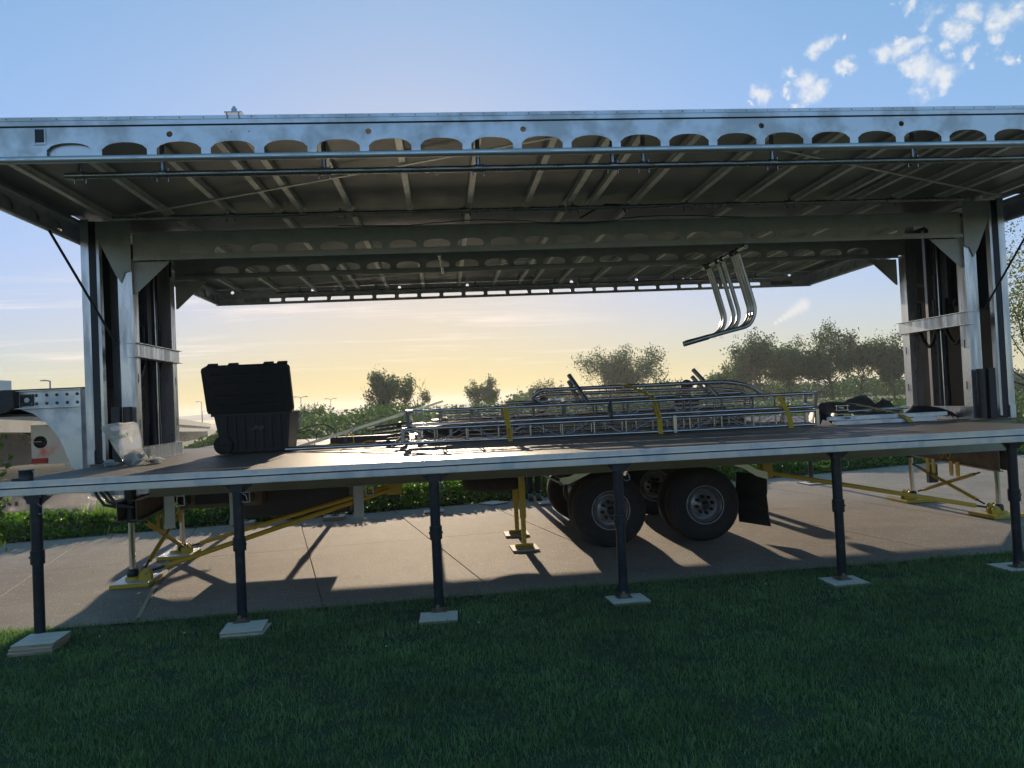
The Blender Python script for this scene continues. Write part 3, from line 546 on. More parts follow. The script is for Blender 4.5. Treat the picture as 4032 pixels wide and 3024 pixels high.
lamp('high-mast lamp on the skyline just right of the black bin',-54.3,300,-4,10.9,1,True,'high-mast lamps on the skyline')
lamp('high-mast lamp standing alone above the far scrub',-46,320,-4,10.0,1,True,'high-mast lamps on the skyline')
lamp('faint high-mast lamp beside the half-bare tree',-8.4,320,-4,10.6,1,True,'high-mast lamps on the skyline')
m=MB().box(-35.0,-33.6,64.5,64.6,3.95,4.28); t=tag(m.build('road_sign','green'),'small green road sign on the bridge parapet left of the nearest street lamp','sign')
t=thing('truck','white box truck on the bridge cut by the left picture edge','truck',(-31.4,57,3.2)); MB().box(-33.5,-30.85,56,58.2,3.5,4.75).build('cargo_box','white',t); MB().box(-34.8,-33.6,56.1,58.1,3.4,4.5).build('cab','white',t); 
for q in (-34.3,-31.6): MB().lathe([(0,0),(.45,0),(.45,.3),(0,.3)],(q,56,3.6),14,'y').build('wheel','rubber',t)

# ------------------------------------------------------------------ the mobile stage
ST=thing('mobile_stage','large aluminium mobile stage trailer, roof raised and decks folded out','stage trailer',(1.3,9.2,0))
RX0,RX1,RY0,RY1=-3.62,6.47,5.5,12.9; ZB,ZS,ZT=3.40,3.655,3.71
PUR=[-3.2,-2.61,-2.02,-1.55,-1.32,-.84,-.25,.34,.92,1.35,1.59,2.04,2.62,3.20,3.78,4.22,4.47,4.91,5.45,6.0]
def roof_panel(name,y0,y1):
    o=MB().box(RX0+.01,RX1-.01,y0+.01,y1-.01,ZS,ZT-.004).build(name,'skin',ST)
    for x in PUR:
        m=MB(); m.box(x-.026,x+.026,y0+.03,y1-.03,ZS-.006,ZS-.001); m.box(x-.003,x+.003,y0+.03,y1-.03,ZS-.055,ZS-.006); m.box(x-.026,x+.026,y0+.03,y1-.03,ZS-.061,ZS-.055); m.build('purlin','purlin',o)
    return o
fr=roof_panel('front_roof',RY0,7.93); md=MB().box(RX0+.01,RX1-.01,7.93,10.45,ZS+.02,ZT-.002).build('centre_roof','skin',ST); rr=roof_panel('rear_roof',10.45,RY1)
for x in PUR[1::2]: MB().box(x-.03,x+.03,8.08,10.4,ZS-.04,ZS+.019).build('purlin','purlin',md)
HX=[-2.64+.3650*k for k in range(25)]
HX=[x for x in HX if x+.3<RX1-.1]
def beam(name,y0,y1,parent,holes,z0=ZB+.035,z1=ZS-.003,m='galv'): return MB().web(RX0,RX1,z0,z1,y0,y1,holes).build(name,m,parent)
zm=3.555
b=MB(); b.web(RX0,RX1,ZB+.03,zm,RY0,RY0+.008,[arch(x,x+.30,ZB+.042,ZB+.100,ZB+.138) for x in HX])
b.web(RX0,RX1,zm,ZS-.003,RY0,RY0+.008,[disc(x,3.59,.021) for x in (-1.82,-.45,.66,2.45,3.55)]+[disc(x,3.60,.005,5) for x in (-1.40,-1.28,4.95,5.08)]); b.build('front_beam','galv',fr)
MB().tube([(RX0,RY0+.004,ZB+.024),(RX1,RY0+.004,ZB+.024)],.026,14).build('edge_tube','galv',fr)
m=MB(); m.box(RX0-.01,RX1+.01,RY0-.012,RY0-.002,ZS,ZT); m.box(RX0-.01,RX1+.01,RY0-.016,RY0-.012,ZS+.033,ZT+.003); m.box(RX0-.01,RX1+.01,RY0-.014,RY0+.08,ZT,ZT+.004); m.build('roof_trim','galv',fr)
m=MB()
for k in range(62):
    x=RX0+.08+k*.1632; m.lathe([(0,-.004),(.004,-.003),(.005,0)],(x,RY0-.016,ZS+.045),6,'y')
setting(m.build('rivets','alud',fr),'stuff')
MB().box(RX0,RX1,RY0-.0025,RY0-.0005,ZS-.008,ZS).build('trim_shade_strip','ink',fr)  # black strip painted in as the shade line under the trim
# plate closing the first opening, and the little cut-out at the left end
MB().box(-2.66,-2.31,RY0+.03,RY0+.034,ZB+.03,ZB+.15).build('cover_plate','galv',fr); m=MB().box(-2.71,-2.65,RY0-.002,RY0-.0005,3.545,3.635); m.build('notch','dark',fr)
m=MB(); m.box(-2.72,-2.71,RY0-.006,RY0-.0005,3.535,3.64); m.box(-2.65,-2.64,RY0-.006,RY0-.0005,3.535,3.64); m.box(-2.72,-2.64,RY0-.006,RY0-.0005,3.527,3.535); m.build('notch_frame','galv',fr)
for x0 in (-1.38,4.98):   # shackles on the roof edge
    m=MB(); m.box(x0-.06,x0+.06,RY0-.02,RY0+.07,ZT+.02,ZT+.028); m.cyl((x0,RY0+.02,ZT+.028),(x0,RY0+.02,ZT+.06),.02,8); m.cyl((x0,RY0+.02,ZT+.06),(x0,RY0+.02,ZT+.075),.012,6)
    for q in (-.04,.04): m.tube([(x0+q,RY0-.022,ZT-.02),(x0+q,RY0-.026,ZT+.01),(x0+q,RY0-.01,ZT+.025)],.005,6)
    m.build('roof_shackle','alud',ST)
# rear edge: slotted beam
rs=[]; k=0; x=-2.89
while x+.31<5.66: rs.append(slot(x,x+.305,3.438,3.492)); x+=.3705
b=MB(); b.web(RX0,RX1,ZB,3.53,RY1-.008,RY1,rs); b.web(RX0,RX1,3.53,ZS-.003,RY1-.008,RY1,[disc(x,3.605,.026) for x in (-3.36,-2.07,-.65,.48,2.25,3.38,6.10)]+[disc(x,3.60,.008,5) for x in (-1.72,-1.58,4.2,4.33)]); b.build('rear_beam','galv',rr)
m=MB(); m.box(RX0,RX1,RY1-.05,RY1-.01,ZB-.006,ZB-.001); m.box(RX0,RX1,RY1-.03,RY1-.01,3.50,3.506); m.build('rear_flange','frame',rr)
m=MB(); m.box(RX0,RX1,RY1+.002,RY1+.010,ZS,ZT); m.build('roof_trim','galv',rr)
for x,w_ in ((-2.97,.4),(5.95,.4)):   # small printed plates at the rear corners
    pl=MB().box(x-w_/2,x+w_/2,RY1-.014,RY1-.0085,3.43,3.50).build('maker_plate','alud',rr)
# side beams of the roof with round-headed openings
def sidebeam(x,y0,y1,parent):
    hs=[]; y=y0+.25
    while y+.3<y1-.12: hs.append(arch(y,y+.28,ZB+.05,ZB+.10,ZB+.15,7)); y+=.42
    MB().web(y0,y1,ZB+.03,ZS-.003,x-.004,x+.004,hs,ax='y').build('side_beam','galv',parent); MB().tube([(x,y0,ZB+.022),(x,y1,ZB+.022)],.024,10).build('edge_tube','galv',parent)
    MB().box(x-.05,x+.05,y0,y1,ZS-.07,ZS-.064).build('side_flange','purlin',parent)
for x in (RX0+.012,RX1-.018):
    MB().box(x,x+.006,RY0+.02,8.02,ZB+.03,ZS-.003).build('side_panel','galv',fr); MB().box(x,x+.006,10.75,RY1-.02,ZB+.03,ZS-.003).build('side_panel','galv',rr)
for x in (RX0+.03,RX1-.03): sidebeam(x,RY0+.02,8.22,fr); sidebeam(x,10.45,RY1-.02,rr)
# diagonal ties
for a,b_,p_ in (((-3.25,7.85),(1.0,5.62),fr),((2.75,6.0),(6.05,7.7),fr),((-3.0,12.6),(1.3,10.7),rr),((2.2,10.8),(6.1,12.7),rr)):
    MB().bar((a[0],a[1],ZS-.072),(b_[0],b_[1],ZS-.072),.032,.006).build('diagonal_tie','purlin',p_)
# pipes under the roof
def pipe(y,z,x0,x1,r,hang,ztop,name='lighting_pipe',coup=()):
    o=MB().cyl((x0,y,z),(x1,y,z),r,14).build(name,'alud',ST)
    for x in hang:
        m=MB(); m.cyl((x,y,z+r),(x,y,ztop),.017,8); m.build('hanger','alud',o); m=MB(); m.cyl((x-.032,y,z),(x+.032,y,z),r+.006,12); m.cyl((x-.04,y,z-r-.03),(x-.04,y,z),.007,6); m.cyl((x+.04,y,z-r-.03),(x+.04,y,z),.007,6); m.cyl((x+.04,y,z),(x+.04,y,z+r+.02),.007,6); m.build('clamp','alud',o)
    for x in coup:
        m=MB(); m.cyl((x-.05,y,z),(x+.05,y,z),r+.008,10); m.cyl((x-.03,y,z-r-.035),(x-.03,y,z),.008,6); m.cyl((x+.05,y,z-r-.035),(x+.05,y,z),.008,6); m.cyl((x+.0,y,z),(x,y,ztop),.012,6); m.build('coupler','alud',o)
    return o
pipe(5.72,3.375,-2.62,6.3,.024,[-2.52,-1.95,-.80,.335,1.36,1.60,2.62,3.77,4.9],ZS-.06)
pipe(7.68,3.555,-3.1,5.6,.021,[],ZS-.05,coup=[-2.0,-.94,.295,1.39,2.58,3.68,4.79])
pipe(12.45,3.50,-2.6,5.6,.022,[-2.2,-1.0,.6,1.9,2.3,3.9,5.3],ZS-.06)
# dangling control cable on the header
rng2=random.Random(4); pts=[]
for k in range(40):
    x=-1.0+k*.11; pts.append((x,7.93,3.50-.018*math.sin(k*.35)-.008*rng2.random()-(.02 if 1.0<x<1.9 else 0)))
MB().tube(pts,.0045,6).build('cable','hose',ST)
MB().tube([(1.5,7.9,3.5),(1.62,7.85,3.56),(1.75,7.75,3.60),(1.9,7.7,3.58),(1.95,7.72,3.5)],.009,6).build('cable','hose',ST)
# header beams between the masts
for y,nm in ((7.99,'header_beam'),(9.19,'header_beam')):
    hs=[arch(-2.59+.3505*k,-2.59+.3505*k+.275,3.262,3.315,3.345) for k in range(24) if -2.59+.3505*k+.3<5.62]
    b=MB(); b.web(-3.04,5.78+(.12 if y>9 else 0),3.235,3.475,y,y+.008,hs); b.box(-3.02,5.76,y-.045,y+.055,3.225,3.235); b.box(-3.02,5.76,y-.05,y-.043,3.195,3.235); b.box(-3.02,5.76,y-.035,y+.045,3.475,3.483)
    b.build(nm,'frame',ST)
# masts
def mast(xi,s,name='mast'):
    """xi: inner face x, s: +1 when the mast lies on the +x side"""
    X=lambda d: xi+s*d
    def bx(m,d0,d1,y0,y1,z0,z1): a,b=sorted((X(d0),X(d1))); return m.box(a,b,y0,y1,z0,z1)
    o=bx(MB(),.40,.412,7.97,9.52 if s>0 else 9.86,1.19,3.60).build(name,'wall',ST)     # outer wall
    e=bx(MB(),.395,.47,7.94,7.965,1.20,3.62).build('corner_post','galv2',o)
    bx(MB(),.33,.395,7.945,7.955,1.20,3.60).build('seal_strip','black',o); bx(MB(),.30,.33,7.95,8.02,1.22,3.55).build('edge_rail','galv2',o)
    for y0 in (7.97,9.05):
        m=MB(); bx(m,0,.008,y0,y0+.14,1.34,3.22); bx(m,.008,.13,y0,y0+.008,1.19,3.60); bx(m,.13,.138,y0,y0+.14,1.19,3.6)
        m.build('post','galv2',o)
    for z0,z1 in ((1.19,1.335),(2.235,2.38)):
        m=MB(); bx(m,-.012,-.004,7.95,9.24,z0+.006,z1-.006); bx(m,-.045,.07,7.95,9.25,z1-.006,z1); bx(m,-.045,.07,7.95,9.25,z0,z0+.006); m.build('crossbeam','galv2',o)
    for y0 in (7.975,9.20):
        a,b_=X(-.0),X(-.36); MB().prism([(a,3.195),(b_,3.195),(X(-.34),3.17),(X(-.02),2.87),(a,2.87)],y0+.03,y0+.038).build('inner_gusset','frame',o)
    m=MB(); a=X(.0); m.prism([(X(.0),3.60),(X(.36),3.60),(X(.30),3.40),(X(.16),3.08),(X(.10),2.98),(X(.06),3.08),(X(.0),3.10)],7.955,7.965); m.build('outer_gusset','frame',o)
    if s<0: bx(MB(),.25,.40,9.85,9.858,1.19,3.6).build('sun_block_panel','wall',o)  # added panel, keeps the low sun off the inside of the wall
    # slots in the posts
    for y in (8.05,9.13):
        for z in (1.52,1.98): bx(MB(),-.0015,.0,y-.008,y+.008,z,z+.09).build('slot','ink',o)
    # hydraulic lift cylinders, slide channels and hoses
    xc,yc=(X(.165),8.67) if s>0 else (X(.11),8.76)
    m=MB(); m.tube([(xc,yc,1.2),(xc,yc,1.55),(xc,yc,1.56),(xc,yc,2.9)],[.062,.064,.058,.06],16); m.build('lift_cylinder','black',o)
    MB().cyl((xc,yc,2.9),(xc,yc,3.5),.04,12).build('cylinder_rod','dark',o); MB().box(xc-.03,xc+.03,yc-.20,yc-.09,2.3,3.4).build('black_shroud','black',o); MB().cyl((xc-s*.06,yc-.07,1.25),(xc-s*.06,yc-.07,3.4),.008,8).build('guide_rod','alu',o)  # plain black box beside the cylinder widens its dark upper part
    for y in (8.28,8.98): 
        m=MB(); bx(m,.22,.24,y,y+.05,1.2,3.5); bx(m,.24,.36,y+.05,y+.06,1.2,3.5); m.build('slide_channel','galv2',o)
    for ya,yb in ((8.2,8.52),(8.70,9.0)):
        pts=[(X(.12),ya+(yb-ya)*t,2.22-.17*math.sin(PI*t)) for t in np.linspace(0,1,9)]; MB().tube([(X(.12),ya,2.6)]+pts+[(X(.12),yb,2.6)],.022,8).build('hose','hose',o)
    # folded support ram leaning towards the roof edge
    MB().bar((X(.16),7.93,2.38),(X(.535),7.45,3.42),.018,.018).build('roof_strut','dark',o)
    MB().bar((X(.16),8.42,2.50),(X(.10),8.30,2.56),.022,.022).build('latch_arm','alud',o)
    # black socket tubes low on the near post
    MB().cyl((X(.055),7.90,1.20),(X(.055),7.90,1.74),.045,14).build('socket_tube','legs',o); bx(MB(),.12,.20,7.86,7.92,1.2,1.745).build('socket_box','black',o)
    bx(MB(),.395,.46,7.92,7.96,1.19,1.33).build('end_bracket','galv',o)
    return o
mast(-3.05,-1); mast(5.785,1)
# rear skin of the masts is open; decks
def deck(name,x0,x1,y0,y1,z=1.19):
    return MB().box(x0,x1,y0,y1,z-.025,z).build(name,'deck',ST)
DX0,DX1=-3.30,5.42
fd=deck('front_deck',DX0+.02,DX1-.02,6.02,7.935,1.19)
m=MB(); m.box(DX0,DX1,6.0,6.012,1.154,1.192); m.box(DX0,DX1,6.0,6.03,1.192,1.195); m.box(DX0,DX1,6.014,6.02,1.140,1.150); m.box(DX0,DX1,5.990,6.012,1.096,1.140); m.box(DX0,DX1,6.0,6.06,1.090,1.096); m.box(DX0,DX1,5.986,6.0,1.150,1.154); m.build('edge_rail','galv',fd)
MB().box(DX0+.002,DX1-.002,6.0105,6.0135,1.1402,1.1538).build('groove_shade','ink',fd)  # black strip stands in for the shade inside the groove
for x in (DX0,DX1-.012): MB().box(x,x+.012,6.021,7.93,1.095,1.188).build('side_rail','galv',fd)
for y in (6.6,7.2,7.8): MB().box(DX0+.02,DX1-.02,y,y+.05,1.10,1.163).build('joist','frame',fd)
for k in range(9):
    x=DX0+.5+k*.95; MB().box(x,x+.04,6.07,7.92,1.10,1.164).build('joist','frame',fd)
mdk=deck('main_deck',-3.5,6.25,7.945,10.64,1.188)
rdk=deck('rear_deck',DX0,DX1,10.65,11.98,1.19)
MB().box(DX0,DX1,11.985,12.0,1.02,1.20).build('edge_rail','galv',rdk); MB().box(DX0,DX1,10.66,10.70,1.06,1.16).build('joist','frame',rdk)  # rail made deeper here to shift the edge of the deck shadow
for k in range(9): MB().box(DX0+.4+k*.98,DX0+.44+k*.98,10.7,11.98,1.08,1.163).build('joist','frame',rdk)
# chassis
ch=MB().box(-3.05,5.9,8.9,8.98,.80,1.15).build('chassis','steel',ST)
MB().box(-3.05,5.9,9.75,9.83,.80,1.15).build('main_beam','steel',ch)
m=MB(); m.box(-2.95,6.2,7.955,7.963,.845,1.16); m.box(-2.95,6.2,7.94,8.03,.835,.845); m.box(-2.95,6.2,7.951,8.0,1.156,1.162); m.build('side_rail','rail',ch)
m=MB(); m.box(-3.4,6.2,10.62,10.63,.92,1.16); m.build('side_rail','frame',ch)
m=MB(); m.box(-3.50,-2.96,7.957,7.965,.88,1.16); m.box(-3.50,-2.96,7.95,8.1,.873,.88); m.build('end_plate','galv',ch)
for k in range(11): MB().box(-2.6+k*.8,-2.55+k*.8,8.0,10.6,1.02,1.155).build('crossmember','steel',ch)
for x in (-2.80,-2.16,-.92):   # hanging socket brackets with square tube ends
    m=MB(); m.box(x-.055,x+.055,8.05,8.058,.50,.85); m.box(x-.055,x-.047,8.05,8.16,.55,.85); m.build('leg_bracket','frame',ch); 
    m=MB().web(x+.02+.06,x+.105+.06,.72,.83,8.03,8.2,[[(x+.092,.733,.817),(x+.152,.733,.817)]]); m.build('socket_end','alud',ch)
MB().box(-2.35,-1.15,9.2,9.62,.41,1.0).build('tool_box','black',ch,.01); MB().box(-2.72,-2.22,8.6,8.9,.66,.86).build('tool_box','dark',ch,.006)
MB().box(-3.0,-2.1,8.98,9.4,.58,.80).build('front_beam','steel',ch)
# outrigger beams across the trailer
def outrigger(x,y0,y1,zb0,zb1,zt):
    m=MB()
    for dx in (-.09,.09):
        m.hexa([(x+dx-.004,y0,zb0),(x+dx+.004,y0,zb0),(x+dx+.004,y1,zb1),(x+dx-.004,y1,zb1),(x+dx-.004,y0,zt),(x+dx+.004,y0,zt),(x+dx+.004,y1,zt),(x+dx-.004,y1,zt)])
        m.hexa([(x+dx-.045,y0,zb0-.008),(x+dx+.045,y0,zb0-.008),(x+dx+.045,y1,zb1-.008),(x+dx-.045,y1,zb1-.008),(x+dx-.045,y0,zb0),(x+dx+.045,y0,zb0),(x+dx+.045,y1,zb1),(x+dx-.045,y1,zb1)])
        m.box(x+dx-.045,x+dx+.045,y0,y1,zt,zt+.008)
    m.build('outrigger_beam','steel',ch)
outrigger(-3.12,7.82,9.7,.635,.73,.82); outrigger(6.43,8.35,10.5,.56,.66,.80)
def jack(x,y,ztop):
    o=MB().cyl((x,y,ztop),(x,y,1.0),.055,14).build('hydraulic_jack','black',ch); MB().cyl((x,y,.07),(x,y,ztop),.030,14).build('chrome_rod','chrome',o)
    MB().lathe([(0,.05),(.055,.05),(.055,.12),(.04,.14),(0,.14)],(x,y,0),12,'z').build('jack_foot','black',o)
for (x,y) in ((-3.13,7.95),(-3.10,9.32),(6.5,8.62),(6.37,10.10)): jack(x,y,.60)
# lugs under the beams
for (x,y) in ((-3.0,8.3),(-2.98,8.42),(-3.0,8.95),(6.3,9.5),(6.3,9.62),(6.28,9.0),(6.28,9.12)):
    m=MB(); m.prism([(y-.03,.62),(y+.03,.62),(y+.03,.48),(y+.02,.44),(y-.02,.44),(y-.03,.48)],x-.008,x+.008,'x'); m.build('lug','yellow',ch)
for y in (9.25,9.38):
    MB().tube([(6.34,y+.045*math.cos(a),.71+.07*math.sin(a)) for a in np.linspace(0,2*PI,14)],.014,6).build('lug_ring','yellow',ch)
MB().box(-.66,-.50,8.55,8.62,.66,.80).build('brace_bracket','yellow',ch,.006); MB().box(3.56,3.68,8.45,8.52,.62,.80).build('brace_bracket','yellow',ch,.006)
MB().box(6.30,6.42,9.6,9.66,.30,.54).build('step_bracket','black',ch)
# hoses at the left end
for k,(dx,dz) in enumerate(((0,0),(.05,.0),(-.04,.03))):
    MB().tube([(-3.42+dx,7.90,1.0),(-3.38+dx,7.88,.92-dz),(-3.30+dx,7.86,.82-dz),(-3.18+dx*.5,7.84,.78-dz*.5),(-3.05,7.84,.76)],.016,8).build('hose','hose',ch)
MB().tube([(-3.27,7.8,.60),(-3.30,7.8,.50),(-3.28,7.8,.47),(-3.25,7.8,.50),(-3.28,7.8,.52),(-3.12,7.8,.50)],.005,6).build('safety_pin','alud',ch)
# wheels
def wheel(name,x,y,s,parent=ST):
    """s=-1 outer face towards -y"""
    o=MB().lathe([(.19,0),(.28,s*-.0),(.36,.012*-s),(.395,.04*-s),(.402,.08*-s),(.402,.15*-s),(.395,.19*-s),(.36,.218*-s),(.30,.23*-s),(.19,.23*-s),(.19,0)],(x,y,.402),40,'y').build(name,'rubber',parent)
    m=MB()
    for r in (.30,.345): m.lathe([(r,-.0+s*.0),(r+.004,s*.004),(r+.008,0)],(x,y,.402),40,'y')
    m.build('sidewall_ring','rubber',o)
    MB().lathe([(.200,s*.006),(.208,s*.010),(.212,s*.0),(.198,-.008*s),(.172,-.02*s),(.168,-.09*s),(.150,-.10*s),(.142,-.06*s),(.136,-.055*s),(.06,-.055*s),(.055,-.0*s),(.0,-.0*s)],(x,y,.402),40,'y').build('rim','rim',o)
    m=MB()
    for k in range(8):
        a=k*PI/4+.2; cx,cz=x+.092*math.cos(a),.402+.092*math.sin(a); m.lathe([(0,s*.01),(.013,s*.006),(.017,-.01*s),(.017,-.055*s)],(cx,y,cz),8,'y')
    m.lathe([(0,s*.045),(.035,s*.04),(.045,s*.01),(.05,-.04*s)],(x,y,.402),12,'y'); m.build('hub','black',o)
    return o
for x in (1.735,2.775):
    wheel('wheel',x,8.16,-1); wheel('wheel',x,8.45,-1); wheel('wheel',x,10.15,-1); wheel('wheel',x,10.42,1)
    MB().cyl((x,8.6,.402),(x,10.2,.402),.055,12).build('axle','black',ch)
sw=MB().lathe([(.2,0),(.33,0),(.385,.03),(.40,.09),(.40,.14),(.385,.19),(.33,.22),(.2,.22)],(.58,9.55,.55),36,'z').build('spare_wheel','rubber',ch)
fp=[(1.17,.72),(1.27,.73),(1.62,.88),(3.02,.88),(3.30,.70),(3.42,.66)]
m=MB()
for (a,b) in zip(fp[:-1],fp[1:]):
    m.hexa([(a[0],7.99,a[1]),(b[0],7.99,b[1]),(b[0],8.0,b[1]),(a[0],8.0,a[1]),(a[0],7.99,a[1]+.075),(b[0],7.99,b[1]+.075),(b[0],8.0,b[1]+.075),(a[0],8.0,a[1]+.075)])
    m.hexa([(a[0],8.0,a[1]+.065),(b[0],8.0,b[1]+.065),(b[0],8.7,b[1]+.065),(a[0],8.7,a[1]+.065),(a[0],8.0,a[1]+.072),(b[0],8.0,b[1]+.072),(b[0],8.7,b[1]+.072),(a[0],8.7,a[1]+.072)])
m.build('fender','treadf',ch); MB().box(1.62,3.02,7.994,8.002,.953,1.05).build('fender_skirt','treadf',ch); MB().bar((.95,8.0,.86),(1.2,8.0,.73),.02,.02).build('fender_stay','frame',ch)
m=MB(); prof=[(3.375,.70),(3.36,.5),(3.365,.32),(3.385,.15)]
for (a,b) in zip(prof[:-1],prof[1:]): m.hexa([(a[0]-.10,8.50,a[1]),(a[0]+.09,8.13,a[1]),(a[0]+.10,8.14,a[1]),(a[0]-.09,8.51,a[1]),(b[0]-.11,8.50,b[1]-.01),(b[0]+.10,8.13,b[1]-.02),(b[0]+.11,8.14,b[1]-.02),(b[0]-.10,8.51,b[1]-.01)])
m.build('mud_flap','rubber',ch)
# gooseneck at the left end
gx=MB(); gx.prism([(-4.33,1.775),(-4.20,1.72),(-4.12,1.66),(-4.06,1.60),(-4.0,1.53),(-3.95,1.45),(-3.91,1.36),(-3.88,1.27),(-3.84,1.18),(-3.80,1.11),(-3.70,1.11),(-3.70,1.775)],8.30,8.31)
gn=gx.build('gooseneck','galv',ST)
m=MB(); m.box(-4.33,-3.70,8.30,8.31,1.78,1.95); m.box(-4.36,-3.69,8.25,8.36,1.95,1.958); m.box(-4.36,-3.69,8.25,8.36,1.772,1.78); m.build('neck_beam','galv',gn)
m=MB(); m.box(-3.70,-3.692,8.22,8.40,1.11,1.955); m.box(-3.692,-3.45,8.30,8.31,1.11,1.955); m.build('neck_post','galv',gn)
MB().box(-4.9,-3.40,8.34,9.6,1.96,1.975).build('neck_top','black',gn)
for k in range(5):
    for z in (1.905,1.82): MB().lathe([(0,-.012),(.010,-.011),(.012,-.004),(.017,-.003),(.017,0)],(-4.16+.1*k,8.30,z),8,'y').build('bolt','steel',gn)
for z in (1.73,1.66,1.57,1.475,1.385,1.29,1.20): MB().lathe([(0,-.012),(.010,-.011),(.012,-.004),(.017,-.003),(.017,0)],(-3.62,8.30,z),8,'y').build('bolt','steel',gn)
for x in (-4.25,-3.59):
    p_=MB().box(x-.065,x+.065,8.288,8.298,1.80,1.92).build('anchor_plate','black',gn); MB().lathe([(0,-.01),(.02,-.008),(.027,0)],(x,8.288,1.86),16,'y').build('round_fitting','white',p_)
    m=MB()
    for q in (-.048,.048):
        for z in (1.82,1.905): m.lathe([(0,-.006),(.008,-.005),(.009,0)],(x+q,8.288,z),6,'y')
    m.build('plate_bolts','alud',p_)
cp=MB().prism([(-6.6,1.72),(-4.55,1.72),(-4.40,1.75),(-4.33,1.80),(-4.34,1.965),(-6.6,1.985)],8.2,9.7).build('neck_cover','black',gn); MB().box(-4.66,-4.50,8.19,8.198,1.745,1.80).build('reflector','red',cp)
MB().prism([(-4.6,1.72),(-4.2,1.72),(-4.10,1.68),(-4.3,1.70),(-4.6,1.70)],8.32,9.6).build('neck_underside','dark',gn)
MB().box(-3.95,-3.78,8.4,9.5,1.15,1.19).build('neck_floor','frame',gn); MB().box(-3.69,-3.5,8.32,8.6,1.10,1.2).build('foot_block','black',gn)
# tread-plate locker hung from the neck with reel opening
lk_=MB().box(-4.76,-4.34,9.35,9.75,1.14,1.60).build('tread_locker','tread',gn); MB().lathe([(0,0),(.07,0),(.07,-.01),(.06,-.012)],(-4.66,9.348,1.40),24,'y').build('reel_hole','black',lk_)
MB().box(-4.75,-4.59,9.33,9.349,1.155,1.215).build('tail_light','red',lk_); MB().box(-4.335,-4.29,9.4,9.7,1.18,1.45).build('locker_door','alud',lk_)
MB().cyl((-4.76,9.32,1.405),(-4.64,9.34,1.41),.005,6).build('lever','chrome',lk_)

# ------------------------------------------------------------------ deck support legs and their plywood pads
def leg(label,x,y,zb,h=1.078):
    t=thing('deck_support_leg',label,'stage leg',(x,y,zb),'black telescopic legs under the front deck edge')
    MB().tube([(x,y,h-.44),(x,y,h-.01)],.040,20).build('outer_tube','legs',t)
    m=MB(); m.tube([(x,y,h-.50),(x,y,h-.40)],.049,20); m.cyl((x-.055,y-.01,h-.45),(x+.055,y-.01,h-.45),.008,8); m.build('collar','legs',t)
    MB().tube([(x,y,zb+.03),(x,y,h-.45)],.0375,20).build('inner_tube','legs',t)
    m=MB(); m.box(x-.06,x+.06,y-.05,y+.05,h,h+.012); m.box(x-.045,x+.045,y-.044,y-.038,h-.05,h); m.prism([(x+.045,h),(x+.12,h),(x+.045,h-.06)],y-.01,y+.01); m.prism([(x-.045,h),(x-.09,h),(x-.045,h-.05)],y-.01,y+.01); m.build('top_bracket','black',t)
    m=MB(); m.tube([(x+.035,y-.05,h-.05),(x+.075,y-.055,h-.08),(x+.085,y-.055,h-.12),(x+.05,y-.055,h-.13),(x+.04,y-.05,h-.12)],.003,5); m.build('wire_clip','alud',t)
    m=MB(); m.box(x-.06,x+.06,y-.055,y+.055,zb,zb+.008); m.box(x-.028,x+.028,y-.03,y+.03,zb+.008,zb+.035); m.cyl((x-.01,y-.052,zb+.045),(x-.01,y+.045,zb+.045),.013,10); m.build('foot_plate','steel',t)
    return t
NL=[(-3.05,6.03,.052),(-1.60,6.07,.04),(-.105,6.05,.022),(1.36,6.07,.022),(3.235,6.17,.02),(4.80,6.17,.02)]
nm=['leftmost front leg, behind the thick plywood stack','second front leg from the left, on two plywood sheets','third front leg from the left, near the lawn centre','fourth front leg, in front of the front wheel','fifth front leg, right of the mud flap','rightmost front leg, cut by the picture edge']
for k,(x,y,zb) in enumerate(NL): leg('black telescopic stage leg, '+nm[k],x,y,zb if k else .01)
RL=[(-2.98,11.62,.045),(-1.68,11.65,.05),(-.22,11.75,.02),(1.6,11.9,.03),(6.13,12.55,.02)]
nr=['behind the second front leg','left rear one behind the yellow braces','behind the third front leg','beside the dark trousered legs','at the right, alone before the bright verge']
for k,(x,y,zb) in enumerate(RL):
    t=leg('far black stage leg under the rear deck, '+nr[k],x,y,zb); t['group']='black legs under the rear deck'
def pad(label,x,y,z,sx,sy,th,rz=0,group='plywood pads under the stage legs'):
    t=thing('plywood_pad',label,'plywood sheet',(x,y,z),group); t.rotation_euler.z=R(rz)
    MB().box(x-sx/2,x+sx/2,y-sy/2,y+sy/2,z+th-.0015,z+th).build('face_veneer','ply',t); MB().box(x-sx/2,x+sx/2,y-sy/2,y+sy/2,z,z+th-.0016).build('core','plyedge',t); return t
pad('top sheet of the thick plywood stack beside the leftmost leg',-2.955,5.86,.050,.28,.30,.022,3); pad('middle sheet of the thick plywood stack beside the leftmost leg',-2.96,5.85,.026,.285,.30,.022,2); pad('bottom sheet of the thick plywood stack beside the leftmost leg',-2.965,5.845,.002,.29,.30,.022,4)
pad('upper plywood sheet under the second leg from the left',-1.55,5.93,.020,.30,.29,.018,4); pad('lower plywood sheet showing under the second leg from the left',-1.53,5.905,.001,.30,.29,.018,-1)
pad('single plywood pad under the third front leg',-.108,5.90,.002,.285,.26,.018,-1); pad('single plywood pad under the fourth front leg',1.38,6.03,.002,.30,.25,.018,5)
pad('single plywood pad under the fifth front leg',3.225,6.13,.0,.31,.28,.018,1); pad('plywood pad under the rightmost front leg',4.80,6.20,.0,.32,.29,.018,2)
